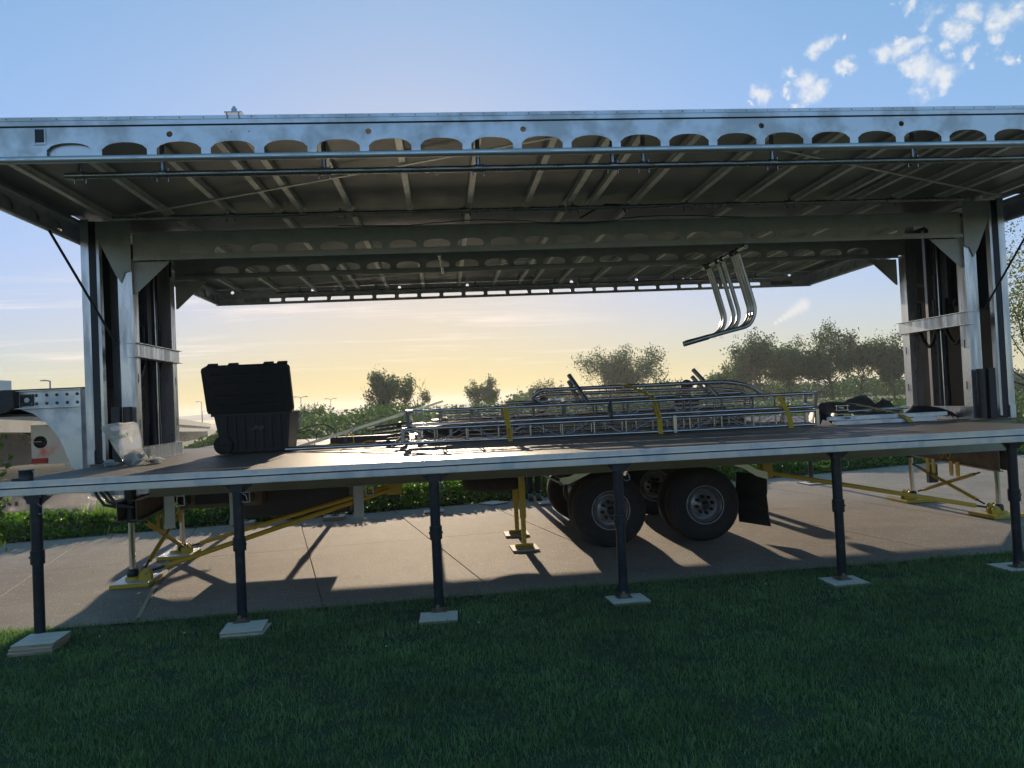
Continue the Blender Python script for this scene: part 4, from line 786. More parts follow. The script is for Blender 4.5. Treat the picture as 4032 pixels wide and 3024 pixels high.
pad('thick plywood block under the far left rear leg, behind the second leg',-2.98,11.6,.0,.29,.25,.045,3); pad('thick plywood block under the rear leg behind the yellow braces',-1.68,11.62,.0,.30,.28,.05,-2)
pad('thin plywood pad far behind the third front leg',-.22,11.78,.0,.30,.28,.018,2); pad('plywood pad beside the dark trousered legs by the wheels',1.55,11.92,.0,.32,.3,.03,4); pad('loose plywood sheet lying diagonally on the path near the verge',.72,12.30,.0,.34,.34,.024,42)
pad('pale plywood pad of the lone rear leg at the right',6.13,12.52,.0,.34,.36,.018,5)
# yellow jack stands
def stand(label,x,y):
    t=thing('jack_stand',label,'jack stand',(x,y,.02),'yellow adjustable stands under the trailer frame')
    MB().box(x-.032,x+.032,y-.032,y+.032,.34,.86).build('outer_tube','yellow',t); m=MB(); 
    m.web(x-.024,x+.024,.05,.34,y-.026,y+.026,[]); m.build('inner_tube','yellow',t)
    for z in (.09,.15,.21,.27): MB().lathe([(0,-.001),(.006,-.001),(.006,0)],(x,y-.0265,z),8,'y').build('pin_hole','ink',t)
    m=MB(); m.box(x-.10,x+.10,y-.05,y+.05,.022,.030); m.cyl((x-.10,y,.045),(x+.10,y,.045),.016,10); m.build('base_tube','yellow',t); MB().box(x-.055,x+.055,y-.04,y+.04,.86,.97).build('head_bracket','frame',t)
stand('yellow adjustable stand on a plywood pad, nearer of two before the front wheels',.81,8.42); stand('yellow adjustable stand on a plywood pad, farther of two before the front wheels',.82,9.36)
pad('plywood pad under the nearer yellow stand',.81,8.43,0,.29,.34,.020,2,'pads under the yellow stands'); pad('plywood pad under the farther yellow stand',.81,9.35,0,.29,.33,.020,0,'pads under the yellow stands')
# outrigger plates
def oplate(label,x,y,sx,sy,rz=0,fx=1):
    t=thing('outrigger_plate',label,'outrigger plate',(x,y,0),'yellow outrigger plates under the jacks'); t.rotation_euler.z=R(rz)
    MB().box(x-sx/2,x+sx/2,y-sy/2,y+sy/2,.004,.040).build('base_plate','yellow',t,.004); MB().box(x-sx/2+.01,x+sx/2-.01,y-sy/2+.01,y+sy/2-.01,.040,.043).build('tread_top','treadw' if fx>0 else 'yellow',t)
    MB().lathe([(0,.07),(.075,.07),(.085,.055),(.085,.043)],(x-.02*fx,y,0),20,'z').build('jack_cup','yellow',t)
    m=MB()
    for q in (-.035,.035):
        m.prism([(x+fx*.05,.043),(x+fx*.16,.043),(x+fx*.165,.10),(x+fx*.13,.15),(x+fx*.08,.13),(x+fx*.05,.10)],y+q-.006-.06,y+q+.006-.06)
    m.build('clevis','yellow',t); m=MB()
    for q in (-.03,.03): m.prism([(y+.05,.043),(y+.15,.043),(y+.14,.12),(y+.10,.15),(y+.06,.12)],x+q-.006,x+q+.006,'x')
    m.build('clevis','yellow',t); MB().cyl((x+fx*.12,y-.12,.105),(x+fx*.12,y+.0,.105),.010,10).build('pin','chrome',t); MB().tube([(x+fx*.12,y-.12,.105),(x+fx*.16,y-.13,.14),(x+fx*.19,y-.10,.15)],.003,5).build('wire_clip','alud',t)
oplate('near left yellow outrigger plate with chequered top, closest to the lawn',-3.09,7.93,.36,.46,4); oplate('far left yellow outrigger plate behind the crossed braces',-3.14,9.31,.36,.48,2)
oplate('near right yellow outrigger plate by the rightmost leg',6.48,8.60,.46,.42,3,-1); oplate('far right yellow outrigger plate beyond the long brace',6.36,10.12,.44,.50,0,-1)
def brace(label,p,q,r=.024,e0=.10,e1=.0):
    p=Vector(p);q=Vector(q);d=(q-p).normalized(); t=thing('brace_strut',label,'brace',tuple(p),'yellow brace struts under the stage')
    MB().tube([p+d*e0,q-d*e1],r,12).build('tube','yellow',t); MB().cyl(p,p+d*e0,r*.5,8).build('threaded_end','black',t)
    if e1: MB().cyl(q-d*e1,q,r*.5,8).build('threaded_end','black',t)
brace('long yellow strut from the near left plate up to the trailer middle',(-2.96,7.93,.11),(-.58,8.58,.73),.026,.14,.02); brace('long yellow strut from the far left plate up to the trailer middle',(-3.0,9.31,.11),(-.58,8.75,.75),.024,.12,.02)
brace('long yellow strut down to the near right plate',(6.30,8.56,.12),(3.62,8.48,.68),.026,.14,.02)
brace('left crossed strut rising away from the near plate',(-3.05,8.05,.13),(-3.02,9.15,.60),.024,.12,.02); brace('left crossed strut rising towards the lawn from the far plate',(-3.06,9.2,.13),(-3.03,8.05,.58),.024,.12,.02)
brace('right crossed strut rising away from the near plate',(6.42,8.75,.13),(6.30,9.95,.52),.022,.12,.10); brace('right crossed strut rising towards the lawn from the far plate',(6.36,9.95,.15),(6.42,8.8,.50),.022,.12,.10)

# ------------------------------------------------------------------ things on the deck
# storage bin with open lid
bn=thing('storage_bin','large black wheeled plastic storage bin, lid open, on the deck left','storage bin',(-2.05,8.75,1.19))
def frust(x0,x1,y0,y1,z0,X0,X1,Y0,Y1,z1): return [(x0,y0,z0),(x1,y0,z0),(x1,y1,z0),(x0,y1,z0),(X0,Y0,z1),(X1,Y0,z1),(X1,Y1,z1),(X0,Y1,z1)]
m=MB(); v=frust(-2.39,-1.70,8.53,9.0,1.20,-2.46,-1.655,8.48,9.05,1.63); iv=frust(-2.37,-1.72,8.55,8.98,1.22,-2.44,-1.675,8.50,9.03,1.632)
m.add(v+iv,[(0,3,2,1),(0,1,5,4),(1,2,6,5),(2,3,7,6),(3,0,4,7),(8,9,10,11),(8,12,13,9),(9,13,14,10),(10,14,15,11),(11,15,12,8),(4,5,13,12),(5,6,14,13),(6,7,15,14),(7,4,12,15)]); m.build('body','plastic',bn,.008)
m=MB()
for x in np.linspace(-2.33,-1.77,7): m.hexa(frust(x-.012,x+.012,8.505,8.54,1.24,x-.014,x+.014,8.468,8.50,1.60))
m.box(-2.48,-1.635,8.46,8.485,1.60,1.635); m.box(-2.48,-1.635,9.04,9.07,1.60,1.635); m.box(-1.66,-1.635,8.48,9.05,1.60,1.635); m.box(-2.48,-2.455,8.48,9.05,1.60,1.635); m.build('ribs','plastic',bn,.003)
# lid leaning back past vertical towards the lawn
def lidP(u,vv,d): # u along x, vv up the lid 0..1, d depth
    y=8.47-.19*vv-d*.9; z=1.64+.50*vv-d*.35; return (u,y,z)
m=MB(); c=[(-2.50,0),(-1.61,0),(-1.60,.06),(-1.60,.93),(-1.63,1.0),(-2.45,1.0),(-2.51,.94),(-2.51,.06)]
n_=len(c); m.add([lidP(a,b,0) for a,b in c]+[lidP(a*.985-.03,.02+b*.96,.055) for a,b in c],[tuple(range(n_)),tuple(range(2*n_-1,n_-1,-1))]+[(i,i+n_,(i+1)%n_+n_,(i+1)%n_) for i in range(n_)])
ld=m.build('lid','plastic',bn,.006)
m=MB()
for b_ in (.18,.36,.62,.80): m.add([lidP(-2.42,b_,.056),lidP(-1.70,b_,.056),lidP(-1.70,b_+.05,.056),lidP(-2.42,b_+.05,.056),lidP(-2.41,b_+.01,.066),lidP(-1.71,b_+.01,.066),lidP(-1.71,b_+.04,.066),lidP(-2.41,b_+.04,.066)],[(4,5,6,7),(0,1,5,4),(1,2,6,5),(2,3,7,6),(3,0,4,7)])
for u0 in (-2.43,-2.22,-1.86,-1.72): m.add([lidP(u0,.99,0),lidP(u0+.10,.99,0),lidP(u0+.10,1.035,0),lidP(u0,1.035,0),lidP(u0,.99,.05),lidP(u0+.10,.99,.05),lidP(u0+.10,1.035,.05),lidP(u0,1.035,.05)],[(0,3,2,1),(4,5,6,7),(0,1,5,4),(1,2,6,5),(2,3,7,6),(3,0,4,7)])
m.build('lid_ribs','plastic',ld)
m=MB(); m.box(-1.655,-1.60,8.75,8.90,1.585,1.62); m.box(-1.62,-1.60,8.80,8.86,1.45,1.6); m.build('latch','alud',bn)
for y in (8.50,9.0):
    wo=MB().lathe([(.035,-.02),(.09,-.022),(.10,-.01),(.10,.02),(.09,.03),(.035,.03)],(-2.37,y,1.292),20,'y').build('wheel','rubber',bn)
    mm=MB()
    for k in range(5): a=k*2*PI/5; mm.bar((-2.37,y,1.292),(-2.37+.06*math.cos(a),y,1.292+.06*math.sin(a)),.018,.03,(0,1,0))
    mm.lathe([(0,-.025),(.02,-.024),(.022,0)],(-2.37,y,1.292),10,'y'); mm.build('wheel_spokes','black',wo)
lg=MB(); lg.prism([(-2.10,1.44),(-2.04,1.47),(-2.02,1.50),(-1.98,1.47),(-1.94,1.49),(-1.93,1.46),(-1.97,1.43),(-2.0,1.455),(-2.05,1.44)],8.4755,8.4765); lg.build('emblem','logo',bn)
# straps and boards lying by the bin
tag(MB().box(-2.75,-2.45,9.6,9.9,1.192,1.212).build('flat_panel','alu'),'flat shiny metal panel lying left behind the black bin','metal plate')
# small things at the front left deck corner
t=thing('socket_cap','short black drum with wire handle at the front left deck corner','drum',(-3.17,6.14,1.19)); MB().lathe([(0,.078),(.050,.078),(.055,.074),(.05,.07),(.048,.004),(.052,0),(0,0)],(-3.17,6.14,1.193),24,'z').build('drum','black',t)
MB().lathe([(.05,.076),(.057,.078),(.057,.082),(0,.083)],(-3.17,6.14,1.193),24,'z').build('rim','alud',t); MB().tube([(-3.115,6.12,1.27),(-3.09,6.11,1.225),(-3.10,6.11,1.20)],.003,5).build('wire_handle','alud',t); MB().box(-3.255,-3.20,6.10,6.16,1.193,1.212).build('tab','black',t)
# plastic bags
def bagmesh(name,c,sx,sy,h,seed,m,parent=None,top=1.0,lean=(0,0),nu=26,nv=14,crump=.14):
    mb=MB(); vs=[]
    for j in range(nv+1):
        v=j/nv; rad=(math.sin(PI*min(1,v*1.0+.08))**.45 if top<.5 else (.78+.3*v))
        if top<.5 and j==nv: rad=.02
        if j==0: rad=.55
        for i in range(nu):
            a=2*PI*i/nu; x=math.cos(a)*rad*sx; y=math.sin(a)*rad*sy; q=mnoise.noise((x*9+seed,y*9,v*5+seed))*crump; q2=mnoise.noise((math.cos(a)*3+seed,math.sin(a)*3,v*9))*crump*.6
            vs.append((c[0]+x*(1+(q+q2)*2)+lean[0]*v,c[1]+y*(1+(q+q2)*2)+lean[1]*v,c[2]+h*v*(1+.10*q)))
    fs=[(j*nu+i,j*nu+(i+1)%nu,(j+1)*nu+(i+1)%nu,(j+1)*nu+i) for j in range(nv) for i in range(nu)]+[tuple(range(nu))[::-1]]
    mb.add(vs,fs,False); return mb.build(name,m,parent)
MT['parts']=mat('dark_hardware',(.05,.055,.07),.35,.5,noise=((.3,.3,.32),30,.5,.62)); MT['print']=mat('green_print',(.03,.30,.16),.5)
def bag_big():
    t=thing('plastic_bag','tall clear plastic bag with green print standing open before the left mast','plastic bag',(-2.93,7.45,1.19))
    # flattened open bag: lower part wide with contents, upper part leaning left
    mb=MB(); rows=[(1.192,-2.96,-2.80,.06),(1.24,-3.00,-2.76,.075),(1.30,-3.03,-2.79,.07),(1.34,-3.05,-2.81,.05),(1.40,-3.09,-2.82,.035),(1.46,-3.12,-2.83,.03),(1.52,-3.16,-2.83,.028),(1.555,-3.18,-2.84,.03),(1.575,-3.12,-2.85,.03),(1.595,-3.02,-2.87,.02)]
    nu=24; vs=[]
    for j,(z,xa,xb,dp) in enumerate(rows):
        for i in range(nu):
            a=2*PI*i/nu; cx=(xa+xb)/2; hw=(xb-xa)/2; x=cx+hw*math.copysign(abs(math.cos(a))**.7,math.cos(a)); y=7.45+dp*math.sin(a)
            q=mnoise.noise((x*14,y*14,z*14)); y+=q*.03; x+=q*.012; vs.append((x,y,z+(.012*q)))
    mb.add(vs,[(j*nu+i,j*nu+(i+1)%nu,(j+1)*nu+(i+1)%nu,(j+1)*nu+i) for j in range(len(rows)-1) for i in range(nu)]+[tuple(range(nu))[::-1]]); mb.build('bag','bag',t)
    bagmesh('contents',(-2.89,7.45,1.195),.095,.05,.13,5,'parts',t,top=.2,nu=18,nv=9,crump=.25)
    textmesh('print','SUNBELT',.042,'print',(-2.985,7.385,1.455),(R(90),R(-16),0),t,1.0)
bag_big()
def bag_small(label,c,sx,sy,h,seed):
    t=thing('plastic_bag',label,'plastic bag',(c[0],c[1],c[2])); bagmesh('bag',c,sx,sy,h,seed,'bag',t,top=.2,crump=.35,nv=8); bagmesh('contents',(c[0],c[1],c[2]+.004),sx*.7,sy*.7,h*.55,seed+2,'parts',t,top=.2,crump=.3,nu=14,nv=7)
bag_small('small crumpled clear bag of hardware right of the tall bag',(-2.745,7.55,1.193),.075,.055,.075,9); bag_small('small dark crumpled bag of hardware left of the tall bag',(-3.09,7.4,1.193),.06,.05,.065,13)
t=thing('shim_stack','stack of thin upright boards at the left mast foot','board stack',(-2.93,7.84,1.19))
for k in range(4): MB().box(-2.965+k*.016,-2.957+k*.016,7.80,7.90,1.192,1.325).build('board','ply',t)

# box trusses
def truss(label,P,Q,w_,h,seed,z0,sleeve=None,tilt=0):
    P=Vector((*P,z0)); Q=Vector((*Q,z0)); d=(Q-P); L_=d.length; d.normalize(); sd_=Vector((-d.y,d.x,0)); upv=Vector((0,0,1)); r=.0175
    if tilt: upv=(upv+sd_*tilt).normalized()
    t=thing('box_truss',label,'truss',tuple((P+Q)/2),'aluminium box trusses lying on the deck')
    C=lambda s_,o,u_: P+d*s_+sd_*o+upv*(u_+r)
    hh=h-2*r
    for o in (0,w_):
        for u_ in (0,hh): MB().tube([C(0,o,u_),C(L_,o,u_)],r,12).build('chord','alu',t)
    n=max(2,int(L_/.335)); st=L_/n
    for k in range(1,n):
        for o in (0,w_): MB().cyl(C(k*st,o,0),C(k*st,o,hh),.011,8).build('upright','alu',t)
        MB().cyl(C(k*st,0,hh),C(k*st,w_,hh),.0085,6).build('rung','alu',t)
    for k in range(n):
        a,b_=((0,hh) if k%2 else (hh,0))
        for o in (.0,w_): MB().cyl(C(k*st+.03,o+(.006 if o==0 else 0),a),C((k+1)*st-.03,o+(.006 if o==0 else 0),b_),.005,6).build('diagonal','alu',t)
        MB().cyl(C(k*st+.03,0 if k%2 else w_,hh),C((k+1)*st-.03,w_ if k%2 else 0,hh),.005,6).build('diagonal','alu',t)
    for s_ in (0,L_):
        m=MB(); 
        for o in (0,w_): m.bar(C(s_,o,-r),C(s_,o,hh+r),.045,.035,tuple(d))
        for u_ in (0,hh): m.bar(C(s_,-.015,u_),C(s_,w_+.015,u_),.035,.035)
        m.build('end_frame','alu' if s_ else 'alud',t)
    if sleeve:
        m=MB(); m.bar(C(sleeve,-.004,-r),C(sleeve,-.004,hh+r),.105,.036,tuple(d)) ; m.build('sleeve','alu',t)
    return t
truss('lower aluminium box truss resting on the deck at the front of the pile',(-.46,8.45),(4.05,8.08),.30,.185,1,1.20,sleeve=2.96)
truss('upper aluminium box truss strapped on top of the lower one',(-.40,8.52),(4.08,8.17),.29,.185,2,1.392,tilt=-.12)
m=MB(); m.bar((1.82,8.33,1.40),(1.82,8.36,1.575),.11,.03,(1,0,0)); t_=m.build('coupling_plate','dark',bpy.data.objects['box_truss.001'])
truss('third aluminium box truss lying behind the front pair',(-.30,8.95),(4.0,8.62),.28,.18,3,1.20)
# bent pipe rails on top of the pile
def arcpts(pts,n=6):
    o=[]; P=[Vector(p) for p in pts]
    o.append(P[0])
    for i in range(1,len(P)-1):
        a,b,c=P[i-1],P[i],P[i+1]; da=(a-b); dc=(c-b); r=min(da.length,dc.length)*.45; s=b+da.normalized()*r; e=b+dc.normalized()*r
        for k in range(n+1): t=k/n; o.append(s*(1-t)**2+b*2*t*(1-t)+e*t*t)
    o.append(P[-1]); return o
def rail(label,pts,r=.024,name='bent_rail',cat='metal rail',gr='bent metal rails piled behind the trusses',m='alud'):
    return tag(MB().tube(arcpts(pts),r,12).build(name,m),label,cat,gr)
rail('upper bent rail with a tight loop at its left end, topmost of the pile',[(1.16,8.95,1.56),(1.02,8.9,1.66),(1.12,8.9,1.735),(3.3,8.72,1.735),(3.56,8.7,1.68),(3.74,8.72,1.55)])
rail('lower bent rail running just under the topmost rail',[(1.10,9.08,1.55),(1.03,9.05,1.62),(1.15,9.05,1.685),(3.25,8.9,1.66),(3.52,8.88,1.62),(3.66,8.9,1.54)])
rail('long straight rail resting on the truss tops below the bent rails',[(.72,9.05,1.60),(1.2,9.05,1.60),(3.5,8.85,1.60)],.022); rail('straight rail behind, ending left of the loop',[(.95,9.2,1.565),(3.6,9.05,1.56)],.02)
rail('short open tube end poking out left of the coupling plate',[(1.24,9.0,1.605),(1.345,8.66,1.610)],.022,'tube_end','metal tube',None,'alu'); rail('short open tube end poking out left of the leaning posts',[(2.70,9.0,1.61),(2.86,8.66,1.605)],.022,'tube_end','metal tube',None,'alu')
for (lb,a,b_) in (('leaning black-grey post, front one of the left pair',(1.48,8.95,1.90),(1.66,8.72,1.55)),('leaning post, rear one of the left pair',(1.50,9.1,1.83),(1.60,8.95,1.55)),('leaning post, front one of the right pair',(2.98,8.95,1.90),(3.20,8.72,1.55)),('leaning post, rear one of the right pair',(3.02,9.12,1.82),(3.18,8.95,1.55))):
    tag(MB().tube([a,b_],.026,12).build('leaning_post','alud'),lb,'metal post','leaning posts on the rail pile')
for k in range(6):
    rail('thin pipe number from the stack filling the space behind the front trusses' if False else ['topmost','second','third','fourth','fifth','lowest'][k]+' thin pipe of the stack behind the front trusses',[(-.1+.07*k,9.32-.05*k,1.50-.05*k),(3.75-.05*k,9.05-.04*k,1.50-.05*k)],.018,'pipe','pipe','pipes stacked behind the trusses')
tag(MB().box(-1.45,-.45,9.9,10.0,1.19,1.27).build('low_bar','black'),'low black bar lying across the deck behind the yellow webbing','metal bar')
t=thing('panel_pile','dark pile of flat black panels filling the space behind the trusses','panel pile',(1.7,9.6,1.19))
for k in range(6): MB().box(-.42+.05*k,3.85-.06*k,9.42+.01*k,9.78-.01*k,1.192+.042*k,1.230+.042*k).build('panel','black' if k%2 else 'dark',t)
# pale box beam with bolt holes lying behind
t=thing('box_beam','pale metal beam with round bolt holes lying behind the trusses','beam',(2.0,9.35,1.19)); MB().web(.9,3.4,1.22,1.36,9.30,9.31,[disc(x,1.30,.022) for x in (1.15,1.6,2.05,2.5,2.95)]).build('perforated_web','frame',t); MB().box(.9,3.4,9.312,9.40,1.21,1.37).build('core','dark',t); MB().box(.7,3.6,9.2,9.45,1.19,1.209).build('base','dark',t)
# straps with print
def strap(label,pts,txt=None,tz=0):
    t=thing('ratchet_strap',label,'ratchet strap',pts[-1],'yellow webbing straps over the load'); m=MB(); vs=[]
    for p in pts:
        vs+= [(p[0]-.026,p[1],p[2]),(p[0]+.026,p[1],p[2])]
    m.add(vs,[(2*i,2*i+1,2*i+3,2*i+2) for i in range(len(pts)-1)]); o=m.build('webbing','strap',t); s_=o.modifiers.new('t','SOLIDIFY'); s_.thickness=.003
    if txt:
        i=tz; a,b=Vector(pts[i]),Vector(pts[i+1]); d=(b-a).normalized(); X_=-d; Zn=Vector((1,0,0)).cross(d).normalized(); Zn=Zn if Zn.y<0 else -Zn; Y_=Zn.cross(X_)
        rot=Matrix((X_,Y_,Zn)).transposed().to_euler(); c=(a+b)/2+Zn*.0035
        textmesh('print',txt,.04,'ink',c,rot,t)
    return t
strap('yellow strap over the left part of the trusses, printed near its foot',[(.62,8.85,1.585),(.655,8.46,1.592),(.66,8.42,1.59),(.685,8.335,1.37),(.705,8.325,1.185)],'DYNE',3)
strap('long yellow strap over the rails and trusses at the middle',[(2.05,8.88,1.765),(2.12,8.78,1.755),(2.30,8.32,1.592),(2.33,8.205,1.37),(2.335,8.195,1.16+.03)],'DYNE CUSTOM',2)
strap('yellow strap near the right end of the trusses, without print',[(3.62,8.60,1.58),(3.66,8.25,1.59),(3.66,8.19,1.58),(3.73,8.09,1.37),(3.75,8.075,1.19)])
# bar, tubes and coloured things between the bin and the trusses
t=thing('ramp_bar','long aluminium bar propped at a slant between bin and truss','metal bar',(-1.68,8.62,1.2)); MB().bar((-1.70,8.60,1.205),(-.42,8.72,1.545),.03,.032).build('lower_section','alu',t); MB().bar((-.42,8.72,1.545),(-.01,8.80,1.66),.026,.026).build('upper_section','alu',t); m=MB(); m.bar((-.44,8.72,1.54),(-.40,8.722,1.551),.04,.044); m.bar((-1.05,8.66,1.378),(-1.0,8.663,1.392),.04,.044); m.build('joint_bands','alud',t)
tag(MB().tube([(-1.72,8.50,1.215),(-.46,8.44,1.215)],.022,12).build('tube','alu'),'dark shiny tube lying along the deck between bin and trusses','metal tube')
t=thing('strap_heap','loose heap of yellow webbing beside the propped bar','strap',(-1.3,8.7,1.19)); m=MB(); random.seed(8)
pts=[(-1.58+.09*k+random.uniform(-.02,.02),8.72+.03*math.sin(k*1.7),1.20+.022*abs(math.sin(k*1.3))) for k in range(7)]
vs=[]; 
for p in pts: vs+=[(p[0],p[1]-.03,p[2]+.0),(p[0],p[1]+.03,p[2]+.018)]
m.add(vs,[(2*i,2*i+1,2*i+3,2*i+2) for i in range(len(pts)-1)]); o=m.build('webbing','strap',t); o.modifiers.new('s','SOLIDIFY').thickness=.004
m=MB(); vs=[]
for k in range(12):
    a=PI*k/11; p=(-1.07+.045*math.cos(a)*-1,8.78,1.21+.15*math.sin(a)*(1 if k<6 else 1)); vs+=[(p[0],p[1]-.02,p[2]),(p[0],p[1]+.02,p[2])]
m.add(vs,[(2*i,2*i+1,2*i+3,2*i+2) for i in range(11)]); o=m.build('webbing_loop','strap',t); o.modifiers.new('s','SOLIDIFY').thickness=.006; MB().box(-1.125,-1.095,8.74,8.745,1.23,1.31).build('care_label','logo',t)
m=MB().tube(arcpts([(-.98,8.85,1.20),(-.85,8.8,1.26),(-.72,8.85,1.20),(-.6,8.82,1.27),(-.5,8.85,1.23)]),.011,6); tag(m.build('looped_strap','strap'),'short looped yellow strap tail near the truss left end','strap')
t=thing('cable_coil','thin black cable rising in loose loops right of the black bin','cable',(-1.5,9.2,1.19))
MB().tube(arcpts([(-1.75,9.2,1.37),(-1.56,9.2,1.45),(-1.38,9.2,1.45),(-1.27,9.2,1.36),(-1.28,9.2,1.25),(-1.40,9.2,1.20)]),.0055,6).build('cable_loop','hose',t); MB().tube(arcpts([(-1.75,9.15,1.355),(-1.56,9.15,1.40),(-1.48,9.15,1.33),(-1.52,9.15,1.22)]),.0055,6).build('cable_loop','hose',t)
MB().tube(arcpts([(-1.72,9.1,1.30),(-1.6,9.12,1.30),(-1.55,9.1,1.22),(-1.7,9.1,1.21)]),.0055,6).build('cable_loop','hose',t); MB().tube([(-1.7+.12*math.cos(a)*1.4,9.1+.1*math.sin(a),1.20+.01*(a%1)) for a in np.linspace(0,12,50)],.006,6).build('cable_loop','hose',t)
# dark folded brackets at the left truss end
t=thing('folded_brackets','bundle of dark folded metal arms at the left truss end','metal brackets',(-.66,8.75,1.19))
for k in range(5): MB().bar((-.86+.05*k,8.7+.02*k,1.40-.035*k),(-.40,8.62+.02*k,1.44-.04*k),.05,.022).build('arm','black',t,.004)
MB().lathe([(0,-.02),(.03,-.018),(.033,.02),(0,.02)],(-.50,8.60,1.42),12,'y').build('knob','black',t); MB().bar((-.86,8.69,1.395),(-.74,8.69,1.415),.06,.02).build('tip','alu',t)
MB().bar((-.58,8.6,1.21),(-.48,8.6,1.30),.012,.012).build('pin','chrome',t)
MB().box(-.90,-.55,8.8,8.9,1.19,1.24).build('foot','dark',t)
# right of the trusses
t=thing('rail_pair','pair of dull aluminium rails lying flat right of the trusses','metal rails',(4.9,8.12,1.19))
for k,(a,b_,z) in enumerate((((4.24,8.10),(5.38,8.02),1.235),((4.20,8.14),(5.52,8.05),1.285))): MB().bar((a[0],a[1],z-.018),(b_[0],b_[1],z-.018),.06,.045).build('rail','galv',t,.004)
MB().box(4.36,4.42,8.062,8.066,1.262,1.278).build('slot','ink',t)
for k in range(3): tag(MB().tube([(4.55+.05*k,8.35+.03*k,1.33-.015*k),(5.25-.08*k,8.30+.03*k,1.345-.02*k)],.014,8).build('thin_tube','alu'),['upper','middle','lower'][k]+' bright thin tube between tarp and flat rails','metal tube','thin tubes by the tarp')
t=thing('clamp_frame','small bright clamp frame with threaded rods beside the tarp','clamp',(4.47,8.38,1.29))
for x in (4.42,4.55): MB().cyl((x,8.35,1.29),(x,8.35,1.41),.006,8).build('threaded_rod','chrome',t)
for z in (1.30,1.345,1.395): MB().box(4.40,4.57,8.34,8.36,z,z+.008).build('clamp_bar','alu',t)
MB().box(4.455,4.51,8.36,8.365,1.315,1.385).build('plate','white',t)
def cloth(name,label,pts,m='tarp'):
    mb=MB(); vs=[]; nu=len(pts); nv=9
    for j in range(nv):
        v=j/(nv-1)
        for (x,z,y,wd) in pts:
            zz=1.195+(z-1.195)*(math.sin(PI*(.08+.84*v))**.55); q=mnoise.noise((x*7,v*4,z*6)); f_=mnoise.noise((x*22,v*3,z*15)); vs.append((x+.02*q,y+(v-.5)*wd+.015*f_,zz*1.012+.022*q+.014*f_-.012))
    mb.add(vs,[(j*nu+i,j*nu+i+1,(j+1)*nu+i+1,(j+1)*nu+i) for j in range(nv-1) for i in range(nu-1)],True)
    return tag(mb.build(name,m),label,'tarp','dark tarps right of the trusses')
cloth('tarp','long dark tarp fold draped from the truss end to the right',[(4.22,1.20,8.5,.3),(4.24,1.38,8.5,.34),(4.32,1.44,8.5,.36),(4.45,1.455,8.5,.36),(4.6,1.43,8.5,.36),(4.75,1.40,8.5,.34),(4.9,1.36,8.48,.32),(5.05,1.33,8.46,.3),(5.2,1.31,8.45,.3),(5.3,1.22,8.45,.26)])
cloth('tarp','humped roll of brown-black tarp, highest of the heap',[(4.60,1.22,8.8,.25),(4.68,1.40,8.8,.30),(4.82,1.455,8.8,.3),(4.95,1.495,8.8,.3),(5.04,1.49,8.8,.3),(5.09,1.44,8.8,.28),(5.10,1.30,8.8,.26),(5.10,1.20,8.8,.24)])
cloth('tarp','smaller pointed tarp roll behind the flat rails',[(4.92,1.24,8.65,.25),(5.03,1.37,8.65,.26),(5.15,1.435,8.65,.26),(5.24,1.41,8.65,.26),(5.28,1.34,8.65,.24),(5.28,1.20,8.65,.2)])
cloth('tarp','low black tarp lobe at the right end of the heap',[(5.20,1.22,8.35,.2),(5.33,1.355,8.35,.28),(5.48,1.355,8.34,.28),(5.62,1.32,8.32,.26),(5.72,1.28,8.3,.24),(5.78,1.22,8.3,.2),(5.78,1.195,8.3,.18)],'black')
cloth('tarp','crumpled black wrap between truss end and flat rails',[(4.16,1.20,8.3,.14),(4.18,1.36,8.3,.2),(4.25,1.33,8.28,.2),(4.32,1.26,8.25,.18),(4.36,1.20,8.25,.14)],'black')
strap('yellow strap tail crossing the tarp and flat rails at the right',[(4.58,8.55,1.43),(4.80,8.35,1.37),(4.97,8.10,1.30),(5.02,7.99,1.25),(5.06,7.96,1.193)])

# bent tubes hanging under the header
t=thing('hanging_tube_rack','row of bent bright tubes hanging from a bar under the far roof','tube rack',(3.3,8.7,2.2))
MB().cyl((3.30,7.95,3.165),(3.30,9.32,3.165),.024,10).build('hanging_bar','alu',t)
for y in (8.0,9.19):
    MB().box(3.25,3.35,y-.03,y+.03,3.185,3.195).build('hanger_plate','black',t)
for k,y in enumerate((8.20,8.27,8.36,8.66,8.82,9.10,9.18)):
    near=k<1
    pts=[(3.31,y,3.16),(3.40,y,2.80),(3.475,y,2.50),(3.40,y,2.335),(3.12,y,2.275),(2.98 if not near else 2.66,y,2.245 if not near else 2.165)]
    MB().tube(arcpts(pts),.024,12).build('bent_tube','tube',t); m=MB(); m.cyl((3.30,y-.022,3.165),(3.30,y+.022,3.165),.034,10); m.build('tube_clamp','black',t)
MB().cyl((2.64,8.2,2.160),(2.92,8.2,2.228),.030,12).build('tail_sleeve','alud',t)
for x in (2.98,3.05,3.20,3.23): MB().tube([(x,8.19,2.24),(x-.002,8.19,2.205),(x+.022,8.19,2.205),(x+.022,8.19,2.245)],.002,4).build('wire_clip','alud',t)
tag(MB().tube([(.02,8.05,3.19),(.06,9.18,3.19)],.017,8).build('short_tube','alud'),'single short tube hanging between the two header beams','metal tube')

